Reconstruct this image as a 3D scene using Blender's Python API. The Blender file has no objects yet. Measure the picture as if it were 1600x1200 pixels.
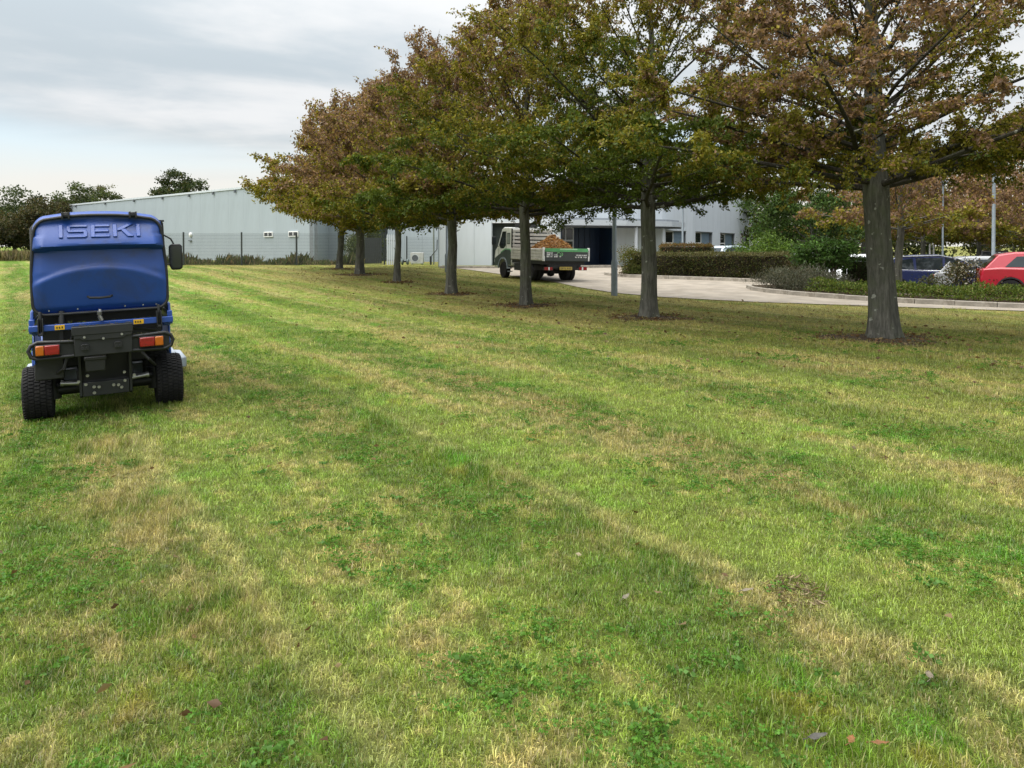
import bpy, math, random
import numpy as np
from mathutils import Vector, Matrix, Euler

R = math.radians
SC = bpy.context.scene
COL = SC.collection

# ------------------------------------------------------------ camera
cam_d = bpy.data.cameras.new('camera'); cam = bpy.data.objects.new('camera', cam_d); COL.objects.link(cam)
cam_d.sensor_width = 36; cam_d.lens = 26.1; cam_d.clip_start = .05; cam_d.clip_end = 2000
cam.location = (0, 0, 1.6); cam.rotation_euler = (R(90-.8), 0, 0); cam_d.shift_y = -.1249
SC.camera = cam
# ------------------------------------------------------------ exposure
SC.view_settings.view_transform = 'Standard'; SC.view_settings.look = 'None'
SC.view_settings.exposure = 2.2; SC.view_settings.gamma = 1
SC.view_settings.use_curve_mapping = False
SC.cycles.max_bounces = 6; SC.cycles.diffuse_bounces = 3; SC.cycles.transparent_max_bounces = 8
# ------------------------------------------------------------ sun and sky
SUN_EL, SUN_AZ = R(64), R(245)       # azimuth clockwise from +Y
sun_d = bpy.data.lights.new('sun', 'SUN'); sun = bpy.data.objects.new('sun', sun_d); COL.objects.link(sun)
sun_d.energy = 1.5; sun_d.angle = R(75); sun_d.color = (1, .96, .90)
sun_dir = Vector((math.sin(SUN_AZ)*math.cos(SUN_EL), math.cos(SUN_AZ)*math.cos(SUN_EL), math.sin(SUN_EL)))
sun.rotation_euler = sun_dir.to_track_quat('Z', 'Y').to_euler(); sun.location = (0, 0, 30)


def N(nt, typ, **kw):
    n = nt.nodes.new(typ)
    for k, v in kw.items():
        if k.startswith('i_'):
            n.inputs[k[2:].replace('_', ' ')].default_value = v
        elif k.startswith('n_'):
            n.inputs[int(k[2:])].default_value = v
        else:
            setattr(n, k, v)
    return n


def ln(nt, a, b):
    nt.links.new(a, b)


def math_n(nt, op, a, b=None, c=None, clamp=False):
    n = nt.nodes.new('ShaderNodeMath'); n.operation = op; n.use_clamp = clamp
    for i, v in enumerate((a, b, c)):
        if v is None: continue
        if isinstance(v, (int, float)): n.inputs[i].default_value = v
        else: nt.links.new(v, n.inputs[i])
    return n.outputs[0]


def mixc(nt, f, a, b, mode='MIX'):
    n = nt.nodes.new('ShaderNodeMix'); n.data_type = 'RGBA'; n.blend_type = mode
    for s, v in ((n.inputs[0], f), (n.inputs[6], a), (n.inputs[7], b)):
        if isinstance(v, (int, float)): s.default_value = v
        elif isinstance(v, tuple): s.default_value = (*v[:3], 1)
        else: nt.links.new(v, s)
    return n.outputs[2]


def ramp(nt, f, lo, hi):
    n = nt.nodes.new('ShaderNodeMapRange'); n.interpolation_type = 'SMOOTHSTEP'
    nt.links.new(f, n.inputs[0]); n.inputs[1].default_value = lo; n.inputs[2].default_value = hi
    return n.outputs[0]


def noise(nt, vec, scale, detail=3, rough=.55, dist=0):
    n = nt.nodes.new('ShaderNodeTexNoise'); n.inputs['Scale'].default_value = scale
    n.inputs['Detail'].default_value = detail; n.inputs['Roughness'].default_value = rough
    n.inputs['Distortion'].default_value = dist
    if vec is not None: nt.links.new(vec, n.inputs['Vector'])
    return n.outputs[0]


def combine(nt, x, y, z=0.0):
    n = nt.nodes.new('ShaderNodeCombineXYZ')
    for i, v in enumerate((x, y, z)):
        if isinstance(v, (int, float)): n.inputs[i].default_value = v
        else: nt.links.new(v, n.inputs[i])
    return n.outputs[0]


W = bpy.data.worlds.new('World'); SC.world = W; W.use_nodes = True
nt = W.node_tree; nt.nodes.clear()
sky = N(nt, 'ShaderNodeTexSky', sky_type='NISHITA', sun_disc=False, sun_elevation=SUN_EL, sun_rotation=SUN_AZ)
tc = N(nt, 'ShaderNodeTexCoord')
sep = N(nt, 'ShaderNodeSeparateXYZ'); ln(nt, tc.outputs['Generated'], sep.inputs[0])
zz = math_n(nt, 'ADD', math_n(nt, 'MAXIMUM', sep.outputs[2], 0.0), .10)
px = math_n(nt, 'DIVIDE', sep.outputs[0], zz); py = math_n(nt, 'DIVIDE', sep.outputs[1], zz)
# long soft bands of stratocumulus, drawn out along one wind direction
ux = math_n(nt, 'ADD', math_n(nt, 'MULTIPLY', px, .42), math_n(nt, 'MULTIPLY', py, .22))
uy = math_n(nt, 'ADD', math_n(nt, 'MULTIPLY', px, -.35), math_n(nt, 'MULTIPLY', py, .95))
cv = combine(nt, ux, uy, 4.7)
n1 = noise(nt, cv, .85, 6, .52, .35)
n2 = noise(nt, combine(nt, px, py, 9.0), 1.7, 5, .55, .2)
n3 = noise(nt, cv, .33, 3, .5)
dens = math_n(nt, 'ADD', math_n(nt, 'MULTIPLY', n1, .7), math_n(nt, 'MULTIPLY', n2, .3))
SKYK = 1.5
cl = mixc(nt, ramp(nt, dens, .39, .60), (.58*SKYK, .655*SKYK, .71*SKYK), (.86*SKYK, .875*SKYK, .89*SKYK))
blue = mixc(nt, .50, mixc(nt, .8, sky.outputs[0], (.48*SKYK, .64*SKYK, .72*SKYK)), (.54*SKYK, .67*SKYK, .74*SKYK))
cl2 = mixc(nt, ramp(nt, n3, .46, .60), cl, blue)
hz = math_n(nt, 'SUBTRACT', 1.0, ramp(nt, sep.outputs[2], .045, .17))
hzn = math_n(nt, 'MULTIPLY', hz, ramp(nt, n1, .02, .36))
out_c = mixc(nt, hzn, cl2, (.90*SKYK, .88*SKYK, .82*SKYK))
# an overcast sky grows brighter towards the zenith
zf = math_n(nt, 'MULTIPLY_ADD', math_n(nt, 'MAXIMUM', math_n(nt, 'SUBTRACT', sep.outputs[2], .22), 0.0), 1.3, 1.0)
out_c = mixc(nt, 1.0, out_c, combine(nt, zf, zf, zf), 'MULTIPLY')
bg = N(nt, 'ShaderNodeBackground'); bg.inputs[1].default_value = .15
ln(nt, out_c, bg.inputs[0])
wo = N(nt, 'ShaderNodeOutputWorld'); ln(nt, bg.outputs[0], wo.inputs[0])

# ------------------------------------------------------------ terrain
def sst(t):
    t = np.clip(t, 0, 1); return t*t*(3-2*t)


def H(x, y):
    x = np.asarray(x, float); y = np.asarray(y, float)
    h = .38*sst((y-15)/25.)
    h = h - .55*sst((x-9.5)/6.)*sst((y-20)/7.)*(1-sst((y-55)/25.))
    return h


MOW = (-3.96, 7.24, R(29.5))      # where the mower stands, on ground falling away to its left
def bump(x, y):
    x = np.asarray(x, float); y = np.asarray(y, float)
    a = .010*np.sin(2.1*x+1.3*y)+.009*np.sin(-1.1*x+2.7*y+1)+.006*np.sin(4.3*x-3.1*y+2)+.005*np.sin(5.7*x+6.1*y)
    lx = (x-MOW[0])*math.cos(MOW[2])+(y-MOW[1])*math.sin(MOW[2]); r2 = (x-MOW[0])**2+(y-MOW[1])**2
    flat = np.exp(-r2/1.6)
    return a*(1-sst((y-9)/5.))*(1-flat)+.032*lx*np.exp(-r2/5.)


def Z(x, y):
    return float(H(x, y)+bump(x, y))


# ------------------------------------------------------------ building blocks
def tag(o, label=None, cat=None, group=None, kind=None):
    if label: o['label'] = label
    if cat: o['category'] = cat
    if group: o['group'] = group
    if kind: o['kind'] = kind
    return o


def empty(name, loc, rz=0, label=None, cat=None, group=None, roll=(0, 0)):
    o = bpy.data.objects.new(name, None); COL.objects.link(o)
    o.empty_display_size = .2
    o.location = loc; o.rotation_euler = (roll[0], roll[1], rz)
    return tag(o, label, cat, group)


class MB:
    def __init__(s): s.v = []; s.f = []

    def add(s, vs, fs):
        o = len(s.v); s.v += [tuple(float(c) for c in v) for v in vs]; s.f += [tuple(i+o for i in f) for f in fs]
        return s

    def box(s, c, d, rot=None):
        hx, hy, hz_ = d[0]/2, d[1]/2, d[2]/2
        vs = [Vector((x*hx, y*hy, z*hz_)) for z in (-1, 1) for y in (-1, 1) for x in (-1, 1)]
        if rot is not None:
            m = Euler(rot).to_matrix(); vs = [m @ v for v in vs]
        vs = [v+Vector(c) for v in vs]
        return s.add(vs, [(0, 2, 3, 1), (4, 5, 7, 6), (0, 1, 5, 4), (2, 6, 7, 3), (0, 4, 6, 2), (1, 3, 7, 5)])

    def b2(s, lo, hi):
        return s.box([(a+b)/2 for a, b in zip(lo, hi)], [abs(b-a) for a, b in zip(lo, hi)])

    def tube(s, pts, rad, n=8, caps=True):
        pts = [Vector(p) for p in pts]
        if isinstance(rad, (int, float)): rad = [rad]*len(pts)
        rings = []; up = None
        for i, p in enumerate(pts):
            d = (pts[min(i+1, len(pts)-1)]-pts[max(i-1, 0)])
            d = d.normalized() if d.length > 1e-9 else Vector((0, 0, 1))
            if up is None:
                up = Vector((0, 0, 1)) if abs(d.z) < .9 else Vector((1, 0, 0))
            a = d.cross(up)
            if a.length < 1e-6: a = d.orthogonal()
            a.normalize(); b = d.cross(a).normalized(); up = -b if b.dot(up) < 0 else b
            a = d.cross(up).normalized(); b = up
            rings.append([p+(a*math.cos(2*math.pi*k/n)+b*math.sin(2*math.pi*k/n))*rad[i] for k in range(n)])
        vs = [v for r in rings for v in r]; fs = []
        for i in range(len(pts)-1):
            for k in range(n):
                fs.append((i*n+k, i*n+(k+1) % n, (i+1)*n+(k+1) % n, (i+1)*n+k))
        if caps:
            fs.append(tuple(reversed(range(n)))); fs.append(tuple((len(pts)-1)*n+k for k in range(n)))
        return s.add(vs, fs)

    def lathe(s, prof, n=24, axis='X', c=(0, 0, 0), close=False):
        """prof: (radius, position along axis)"""
        vs = []; fs = []
        for r, t in prof:
            for k in range(n):
                a = 2*math.pi*k/n; p, q = r*math.cos(a), r*math.sin(a)
                v = {'X': (t, p, q), 'Y': (q, t, p), 'Z': (p, q, t)}[axis]
                vs.append(tuple(a_+b_ for a_, b_ in zip(v, c)))
        m = len(prof)
        for i in range(m if close else m-1):
            j = (i+1) % m
            for k in range(n):
                fs.append((i*n+k, i*n+(k+1) % n, j*n+(k+1) % n, j*n+k))
        if not close:
            fs.append(tuple(reversed(range(n)))); fs.append(tuple((m-1)*n+k for k in range(n)))
        return s.add(vs, fs)

    def prism(s, poly, axis, a, b, polyb=None):
        """poly: 2D outline in the two other axes (X: y,z / Y: x,z / Z: x,y)"""
        polyb = polyb or poly; n = len(poly)
        def P(u, v, t): return {'X': (t, u, v), 'Y': (u, t, v), 'Z': (u, v, t)}[axis]
        vs = [P(u, v, a) for u, v in poly]+[P(u, v, b) for u, v in polyb]
        fs = [tuple(reversed(range(n))), tuple(n+k for k in range(n))]
        fs += [(k, (k+1) % n, n+(k+1) % n, n+k) for k in range(n)]
        return s.add(vs, fs)

    def build(s, name, mt, parent=None, smooth=False, bevel=0, seg=2, loc=None, rot=None):
        me = bpy.data.meshes.new(name); me.from_pydata(s.v, [], s.f); me.update()
        import bmesh
        bm = bmesh.new(); bm.from_mesh(me)
        bmesh.ops.recalc_face_normals(bm, faces=bm.faces); bm.to_mesh(me); bm.free()
        me.materials.append(mt)
        if smooth:
            me.shade_smooth() if hasattr(me, 'shade_smooth') else None
            if hasattr(me, 'set_sharp_from_angle'): me.set_sharp_from_angle(angle=R(40))
        o = bpy.data.objects.new(name, me); COL.objects.link(o)
        if parent: o.parent = parent
        if loc: o.location = loc
        if rot: o.rotation_euler = rot
        if bevel:
            m = o.modifiers.new('bevel', 'BEVEL'); m.width = bevel; m.segments = seg; m.limit_method = 'ANGLE'; m.angle_limit = R(35)
            m.harden_normals = False
            me.shade_smooth()
            if hasattr(me, 'set_sharp_from_angle'): me.set_sharp_from_angle(angle=R(50))
        return o


def np_mesh(name, v, faces, mt, parent=None, col=None, link=True, smooth=False):
    """faces: (m,k) int array"""
    me = bpy.data.meshes.new(name)
    v = np.ascontiguousarray(v, np.float32); faces = np.ascontiguousarray(faces, np.int32)
    m, k = faces.shape
    me.vertices.add(len(v)); me.vertices.foreach_set('co', v.ravel())
    me.loops.add(m*k); me.loops.foreach_set('vertex_index', faces.ravel())
    me.polygons.add(m); me.polygons.foreach_set('loop_start', np.arange(0, m*k, k, dtype=np.int32))
    me.polygons.foreach_set('loop_total', np.full(m, k, np.int32))
    me.update(calc_edges=True)
    if smooth: me.shade_smooth()
    if col is not None:
        a = me.color_attributes.new('col', 'FLOAT_COLOR', 'POINT')
        c = np.ones((len(v), 4), np.float32); c[:, :3] = col; a.data.foreach_set('color', c.ravel())
    me.materials.append(mt)
    o = bpy.data.objects.new(name, me)
    if link: COL.objects.link(o)
    if parent: o.parent = parent
    return o


def copy_tree(o, parent=None):
    c = o.copy(); COL.objects.link(c)
    if parent: c.parent = parent
    for ch in list(o.children): copy_tree(ch, c)
    return c


# ------------------------------------------------------------ materials
def mat(name, col, rough=.5, metal=0, var=.12, scale=6, bmp=0, bscale=40, coat=0, spec=.5, dirt=None, dirt_amt=.4, stretch=None, emit=None):
    m = bpy.data.materials.new(name); m.use_nodes = True; t = m.node_tree
    p = t.nodes['Principled BSDF']
    tc_ = N(t, 'ShaderNodeTexCoord'); vec = tc_.outputs['Object']
    if stretch:
        mp = N(t, 'ShaderNodeMapping'); ln(t, vec, mp.inputs[0]); mp.inputs['Scale'].default_value = stretch; vec = mp.outputs[0]
    nf = noise(t, vec, scale, 4, .6)
    f = ramp(t, nf, .3, .7)
    c = mixc(t, f, tuple(x*(1-var) for x in col), tuple(min(1, x*(1+var)) for x in col))
    if dirt:
        d = ramp(t, noise(t, vec, scale*.6+1.3, 5, .65, .4), .45, .75)
        c = mixc(t, math_n(t, 'MULTIPLY', d, dirt_amt), c, dirt)
    ln(t, c, p.inputs['Base Color'])
    p.inputs['Roughness'].default_value = rough; p.inputs['Metallic'].default_value = metal
    p.inputs['Specular IOR Level'].default_value = spec
    if coat: p.inputs['Coat Weight'].default_value = coat; p.inputs['Coat Roughness'].default_value = .08
    if bmp:
        b = N(t, 'ShaderNodeBump'); b.inputs['Strength'].default_value = bmp; b.inputs['Distance'].default_value = .02
        ln(t, noise(t, vec, bscale, 5, .6), b.inputs['Height']); ln(t, b.outputs[0], p.inputs['Normal'])
    return m


def leaf_mat(name, gain=1.0, trans=.35, gloss=.012):
    m = bpy.data.materials.new(name); m.use_nodes = True; t = m.node_tree; t.nodes.clear()
    a = N(t, 'ShaderNodeAttribute', attribute_name='col')
    d = N(t, 'ShaderNodeBsdfDiffuse'); tr = N(t, 'ShaderNodeBsdfTranslucent'); g = N(t, 'ShaderNodeBsdfGlossy'); g.inputs['Roughness'].default_value = .45
    ln(t, a.outputs['Color'], d.inputs[0])
    c2 = mixc(t, 1.0, a.outputs['Color'], (1.25, 1.2, .7), 'MULTIPLY'); ln(t, c2, tr.inputs[0])
    m1 = N(t, 'ShaderNodeMixShader'); m1.inputs[0].default_value = trans
    ln(t, d.outputs[0], m1.inputs[1]); ln(t, tr.outputs[0], m1.inputs[2])
    m2 = N(t, 'ShaderNodeMixShader'); m2.inputs[0].default_value = gloss
    ln(t, m1.outputs[0], m2.inputs[1]); ln(t, g.outputs[0], m2.inputs[2])
    o = N(t, 'ShaderNodeOutputMaterial'); ln(t, m2.outputs[0], o.inputs[0])
    return m


LEAF = leaf_mat('leaf')


def leaves(name, P, L, Wd, D, col, parent=None, seed=0, mt=None, fold=.12, link=True, pos_noise=0):
    """many single leaves: point P, length L, width Wd, axis D (n,3), colour (n,3)"""
    rg = np.random.default_rng(seed); n = len(P)
    D = D/np.maximum(np.linalg.norm(D, axis=1, keepdims=True), 1e-6)
    rnd = rg.normal(size=(n, 3)); S = np.cross(D, rnd); S /= np.maximum(np.linalg.norm(S, axis=1, keepdims=True), 1e-6)
    Nn = np.cross(S, D)
    L = np.broadcast_to(L, (n,))[:, None]; Wd = np.broadcast_to(Wd, (n,))[:, None]
    mid = P+D*L*.45+Nn*L*fold
    v = np.stack([P, mid+S*Wd*.5, P+D*L-Nn*L*.05, mid-S*Wd*.5], 1).reshape(-1, 3)
    b = np.arange(n, dtype=np.int32)[:, None]*4
    f = np.concatenate([b+np.array([[0, 1, 2]]), b+np.array([[0, 2, 3]])], 1).reshape(-1, 3)
    return np_mesh(name, v, f, mt or LEAF, parent, np.repeat(col, 4, axis=0), link)


def pick_cols(rg, n, pal, wts, jit=.22):
    pal = np.array(pal, float); w = np.array(wts, float); w /= w.sum()
    c = pal[rg.choice(len(pal), n, p=w)]
    return np.clip(c*(1+rg.normal(size=(n, 1))*jit), .004, .8)
# ------------------------------------------------------------ turf colour shared by soil sheet and blades
DX, DY = -.565, .825          # mowing direction, along the tree row
def turf_group():
    g = bpy.data.node_groups.new('turf_colour', 'ShaderNodeTree')
    g.interface.new_socket('Colour', in_out='OUTPUT', socket_type='NodeSocketColor')
    g.interface.new_socket('Straw', in_out='OUTPUT', socket_type='NodeSocketFloat')
    t = g; o = N(t, 'NodeGroupOutput')
    ge = N(t, 'ShaderNodeNewGeometry'); sp = N(t, 'ShaderNodeSeparateXYZ'); ln(t, ge.outputs['Position'], sp.inputs[0])
    x, y = sp.outputs[0], sp.outputs[1]
    s = math_n(t, 'ADD', math_n(t, 'MULTIPLY', x, DY), math_n(t, 'MULTIPLY', y, -DX))
    u = math_n(t, 'ADD', math_n(t, 'MULTIPLY', x, DX), math_n(t, 'MULTIPLY', y, DY))
    flat = combine(t, x, y, 0.0)
    wob = math_n(t, 'MULTIPLY', math_n(t, 'SUBTRACT', noise(t, flat, .22, 2), .5), .35)
    s2 = math_n(t, 'ADD', s, wob)
    streak = combine(t, math_n(t, 'MULTIPLY', u, .12), s2, 3.0)
    st1 = noise(t, streak, 1.15, 4, .6)
    st2 = noise(t, streak, 3.6, 3, .6)
    stripe = math_n(t, 'MULTIPLY_ADD', math_n(t, 'SINE', math_n(t, 'MULTIPLY', s2, 2*math.pi/2.0)), -.5, .5)
    big = noise(t, flat, .55, 4, .6, .3)
    mid = noise(t, flat, 2.1, 5, .65, .3)
    fine = noise(t, flat, 11, 4, .7)
    vf = noise(t, flat, 60, 3, .7)
    near_trees = ramp(t, s, 4.5, 11.5)
    mixn = math_n(t, 'ADD', math_n(t, 'MULTIPLY', big, .45), math_n(t, 'MULTIPLY', noise(t, flat, 1.25, 4, .6, .4), .57))
    # greens
    green = mixc(t, ramp(t, mid, .35, .65), (.054, .120, .009), (.104, .164, .018))
    green = mixc(t, ramp(t, mixn, .52, .62), green, (.060, .182, .008))
    green = mixc(t, math_n(t, 'MULTIPLY', ramp(t, stripe, .30, .70), .45), green, (.160, .208, .042))
    # straw, moss and thatch
    sm = math_n(t, 'ADD', math_n(t, 'MULTIPLY', st1, .55), math_n(t, 'MULTIPLY', mid, .30))
    sm = math_n(t, 'ADD', sm, math_n(t, 'MULTIPLY', fine, .22))
    sm = math_n(t, 'ADD', sm, math_n(t, 'MULTIPLY', near_trees, .035))
    sm = math_n(t, 'ADD', sm, math_n(t, 'MULTIPLY', ramp(t, stripe, .80, 1.0), .045))
    straw = ramp(t, sm, .525, .64)
    strawc = mixc(t, ramp(t, fine, .35, .65), (.190, .165, .050), (.31, .265, .120))
    c = mixc(t, math_n(t, 'MULTIPLY', straw, .78), green, strawc)
    olive = math_n(t, 'MULTIPLY', near_trees, math_n(t, 'ADD', .30, math_n(t, 'MULTIPLY', ramp(t, st2, .4, .65), .60)))
    c = mixc(t, olive, c, (.165, .148, .045))
    moss = math_n(t, 'MULTIPLY', ramp(t, noise(t, flat, 1.3, 4, .6, .5), .60, .70), .6)
    c = mixc(t, moss, c, (.165, .150, .020))
    bare = ramp(t, noise(t, flat, 1.9, 5, .7, .6), .70, .76)
    c = mixc(t, math_n(t, 'MULTIPLY', bare, .75), c, (.075, .052, .028))
    # grain
    dk = ramp(t, noise(t, flat, 5.5, 5, .7, .4), .34, .62)
    k = math_n(t, 'ADD', .30, math_n(t, 'MULTIPLY', dk, .46)); k = math_n(t, 'ADD', k, math_n(t, 'MULTIPLY', fine, .5)); k = math_n(t, 'ADD', k, math_n(t, 'MULTIPLY', vf, .28))
    # mown bands: grass laid over one way, then the other, with paler wheel lines where passes meet
    lay = ramp(t, math_n(t, 'ADD', stripe, math_n(t, 'MULTIPLY', math_n(t, 'SUBTRACT', mid, .5), .5)), .25, .75)
    tr = math_n(t, 'ABSOLUTE', math_n(t, 'SUBTRACT', math_n(t, 'FRACT', math_n(t, 'ADD', math_n(t, 'MULTIPLY', s2, .5), .04)), .5))
    track = math_n(t, 'MULTIPLY', math_n(t, 'SUBTRACT', 1.0, ramp(t, tr, .01, .06)), ramp(t, math_n(t, 'ADD', st1, math_n(t, 'MULTIPLY', mid, .4)), .50, .78))
    c = mixc(t, math_n(t, 'MULTIPLY', track, .48), c, (.30, .30, .12))
    k = math_n(t, 'MULTIPLY', k, math_n(t, 'MULTIPLY_ADD', lay, .19, .94))
    c = mixc(t, 1.0, c, combine(t, k, k, k), 'MULTIPLY')
    ln(t, c, o.inputs[0]); ln(t, straw, o.inputs[1])
    return g


TURF = turf_group()
def lawn_mat():
    m = bpy.data.materials.new('turf_soil'); m.use_nodes = True; t = m.node_tree; p = t.nodes['Principled BSDF']
    g = N(t, 'ShaderNodeGroup'); g.node_tree = TURF
    ge = N(t, 'ShaderNodeNewGeometry'); sp = N(t, 'ShaderNodeSeparateXYZ'); ln(t, ge.outputs['Position'], sp.inputs[0])
    far = ramp(t, sp.outputs[1], 6, 22)      # near the viewer the blades carry the colour, under them lies thatch
    th = mixc(t, noise(t, ge.outputs['Position'], 45, 4, .7), (.045, .055, .012), (.125, .12, .04))
    c = mixc(t, math_n(t, 'MULTIPLY_ADD', far, .55, .35), th, g.outputs[0])
    ln(t, c, p.inputs['Base Color']); p.inputs['Roughness'].default_value = .95; p.inputs['Specular IOR Level'].default_value = .1
    b = N(t, 'ShaderNodeBump'); b.inputs['Strength'].default_value = .7; b.inputs['Distance'].default_value = .03
    ln(t, noise(t, ge.outputs['Position'], 30, 5, .7), b.inputs['Height']); ln(t, b.outputs[0], p.inputs['Normal'])
    return m


def blade_mat():
    m = bpy.data.materials.new('grass_blade'); m.use_nodes = True; t = m.node_tree; t.nodes.clear()
    g = N(t, 'ShaderNodeGroup'); g.node_tree = TURF
    a = N(t, 'ShaderNodeAttribute', attribute_name='col')      # per blade: r brightness, g dryness
    sp = N(t, 'ShaderNodeSeparateColor'); ln(t, a.outputs['Color'], sp.inputs[0])
    k = math_n(t, 'MULTIPLY_ADD', sp.outputs[0], 1.85, .60)
    c = mixc(t, 1.0, g.outputs[0], combine(t, math_n(t, 'MULTIPLY', k, 1.08), k, math_n(t, 'MULTIPLY', k, .85)), 'MULTIPLY')
    dry = math_n(t, 'MULTIPLY', ramp(t, math_n(t, 'ADD', sp.outputs[1], math_n(t, 'MULTIPLY', g.outputs[1], .30)), .84, .98), .80)
    c = mixc(t, dry, c, (.30, .245, .115))
    d = N(t, 'ShaderNodeBsdfDiffuse'); tr = N(t, 'ShaderNodeBsdfTranslucent'); gl = N(t, 'ShaderNodeBsdfGlossy'); gl.inputs['Roughness'].default_value = .4
    ln(t, c, d.inputs[0]); ln(t, c, tr.inputs[0])
    m1 = N(t, 'ShaderNodeMixShader'); m1.inputs[0].default_value = .35; ln(t, d.outputs[0], m1.inputs[1]); ln(t, tr.outputs[0], m1.inputs[2])
    m2 = N(t, 'ShaderNodeMixShader'); m2.inputs[0].default_value = .035; ln(t, m1.outputs[0], m2.inputs[1]); ln(t, gl.outputs[0], m2.inputs[2])
    o = N(t, 'ShaderNodeOutputMaterial'); ln(t, m2.outputs[0], o.inputs[0])
    return m


M_LAWN = lawn_mat(); M_BLADE = blade_mat()

# ------------------------------------------------------------ outlines on the ground (metres)
EDGE = [(70, 4), (40, 11), (24, 15.2), (12.35, 17.85), (6.70, 20.3), (4.5, 21.8), (3.22, 23.4), (2.27, 25.8), (1.70, 28.0), (.6, 30.7), (-.57, 33.3), (-2.2, 37.5), (-3.6, 41.2), (-4.0, 44.5)]
_ex = np.array([p[0] for p in EDGE], float); _ey = np.array([p[1] for p in EDGE], float)
def on_lawn(x, y): return (x < np.interp(y, _ey, _ex)-.08) & (y < 47)


def sheet(name, xs, ys, mt, dz=0, f=None):
    X, Y = np.meshgrid(xs, ys); Zz = H(X, Y)+bump(X, Y)+dz
    if f is not None: Zz = Zz+f(X, Y)
    v = np.stack([X, Y, Zz], -1).reshape(-1, 3); nx = len(xs); ny = len(ys)
    i = np.arange((ny-1)*(nx-1)); r = i//(nx-1)*nx+i % (nx-1)
    return np_mesh(name, v, np.stack([r, r+1, r+nx+1, r+nx], 1), mt, smooth=True)


xs = np.concatenate([np.linspace(-900, -90, 8), np.linspace(-70, -16, 28), np.linspace(-14, 16, 150), np.linspace(18, 70, 40), np.linspace(90, 900, 8)])
ys = np.concatenate([np.linspace(-200, -20, 5), np.linspace(-10, .5, 12), np.linspace(.7, 16, 140), np.linspace(16.5, 60, 80), np.linspace(65, 140, 12), np.linspace(200, 1200, 7)])
tag(sheet('lawn', xs, ys, M_LAWN), kind='structure')


def strip(name, near, far, mt, dz, n=14, m=60, hgt=0):
    """ground sheet between two edge lines"""
    def res(L, k):
        L = np.array(L, float); d = np.concatenate([[0], np.cumsum(np.linalg.norm(np.diff(L, axis=0), axis=1))])
        t = np.linspace(0, d[-1], k); return np.stack([np.interp(t, d, L[:, 0]), np.interp(t, d, L[:, 1])], 1)
    a, b = res(near, m), res(far, m)
    w = np.linspace(0, 1, n)[None, :, None]
    P = a[:, None]*(1-w)+b[:, None]*w
    v = np.concatenate([P, (H(P[..., 0], P[..., 1])+bump(P[..., 0], P[..., 1])+dz)[..., None]], -1).reshape(-1, 3)
    i = np.arange((m-1)*(n-1)); r = i//(n-1)*n+i % (n-1)
    o = np_mesh(name, v, np.stack([r, r+n, r+n+1, r+1], 1), mt, smooth=True)
    return tag(o, kind='structure')


M_DRIVE = mat('pale_paving', (.265, .235, .195), .9, var=.16, scale=1.4, bmp=.25, bscale=30, spec=.2, dirt=(.20, .165, .12), dirt_amt=.55)
M_ASPH = mat('asphalt', (.075, .073, .07), .92, var=.2, scale=1.5, bmp=.3, bscale=80, spec=.2)
M_SOIL = mat('bed_soil', (.05, .036, .024), .95, var=.4, scale=7, bmp=.9, bscale=18, spec=.1)
strip('driveway', EDGE[1:], [(60, 26), (30, 26), (22, 27), (16.5, 29), (12.6, 33), (11.6, 38), (9.6, 42), (7, 42.6), (3, 41.2), (0, 41.0), (-3.6, 41.9), (-4.0, 44.5)], M_DRIVE, .02, 26, 110)
strip('car_park', [(60, 26.3), (30, 26.3), (22, 27.3), (16.5, 29.3), (12.9, 33.1), (11.9, 38.1), (10.1, 42.2)], [(90, 60), (60, 70), (40, 75), (30, 75), (26, 70), (20.5, 59), (12, 46)], M_ASPH, .025, 26, 60)

# ------------------------------------------------------------ kerbs, each stone a piece
M_KERB = mat('kerb_concrete', (.30, .275, .235), .9, var=.2, scale=5, bmp=.3, bscale=50, spec=.2, dirt=(.12, .10, .075), dirt_amt=.6)
def kerb(line, step=.92, h=.13, w=.14):
    root = tag(bpy.data.objects.new('kerb', None), kind='structure'); COL.objects.link(root)
    L = np.array(line, float); d = np.concatenate([[0], np.cumsum(np.linalg.norm(np.diff(L, axis=0), axis=1))])
    n = int(d[-1]/step); me = None; rg = random.Random(len(line)*7+n)
    for i in range(n):
        t0, t1 = i*step, (i+1)*step
        a = np.array([np.interp(t0, d, L[:, 0]), np.interp(t0, d, L[:, 1])]); b = np.array([np.interp(t1, d, L[:, 0]), np.interp(t1, d, L[:, 1])])
        c = (a+b)/2
        if me is None:
            k = MB().prism([(-w/2, -.12), (w/2, -.12), (w/2, h-.025), (w/2-.025, h), (-w/2+.01, h), (-w/2, h-.01)], 'X', -step/2+.006, step/2-.006)
            o = k.build('kerb_stone', M_KERB, root); me = o.data
        else:
            o = bpy.data.objects.new('kerb_stone', me); COL.objects.link(o); o.parent = root
        za, zb = float(H(*a)), float(H(*b))
        o.location = (c[0], c[1], (za+zb)/2+.015+rg.uniform(-.006, .006))
        o.rotation_euler = (rg.uniform(-.02, .02), -math.atan2(zb-za, step), math.atan2(b[1]-a[1], b[0]-a[0]))
    return root


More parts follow.
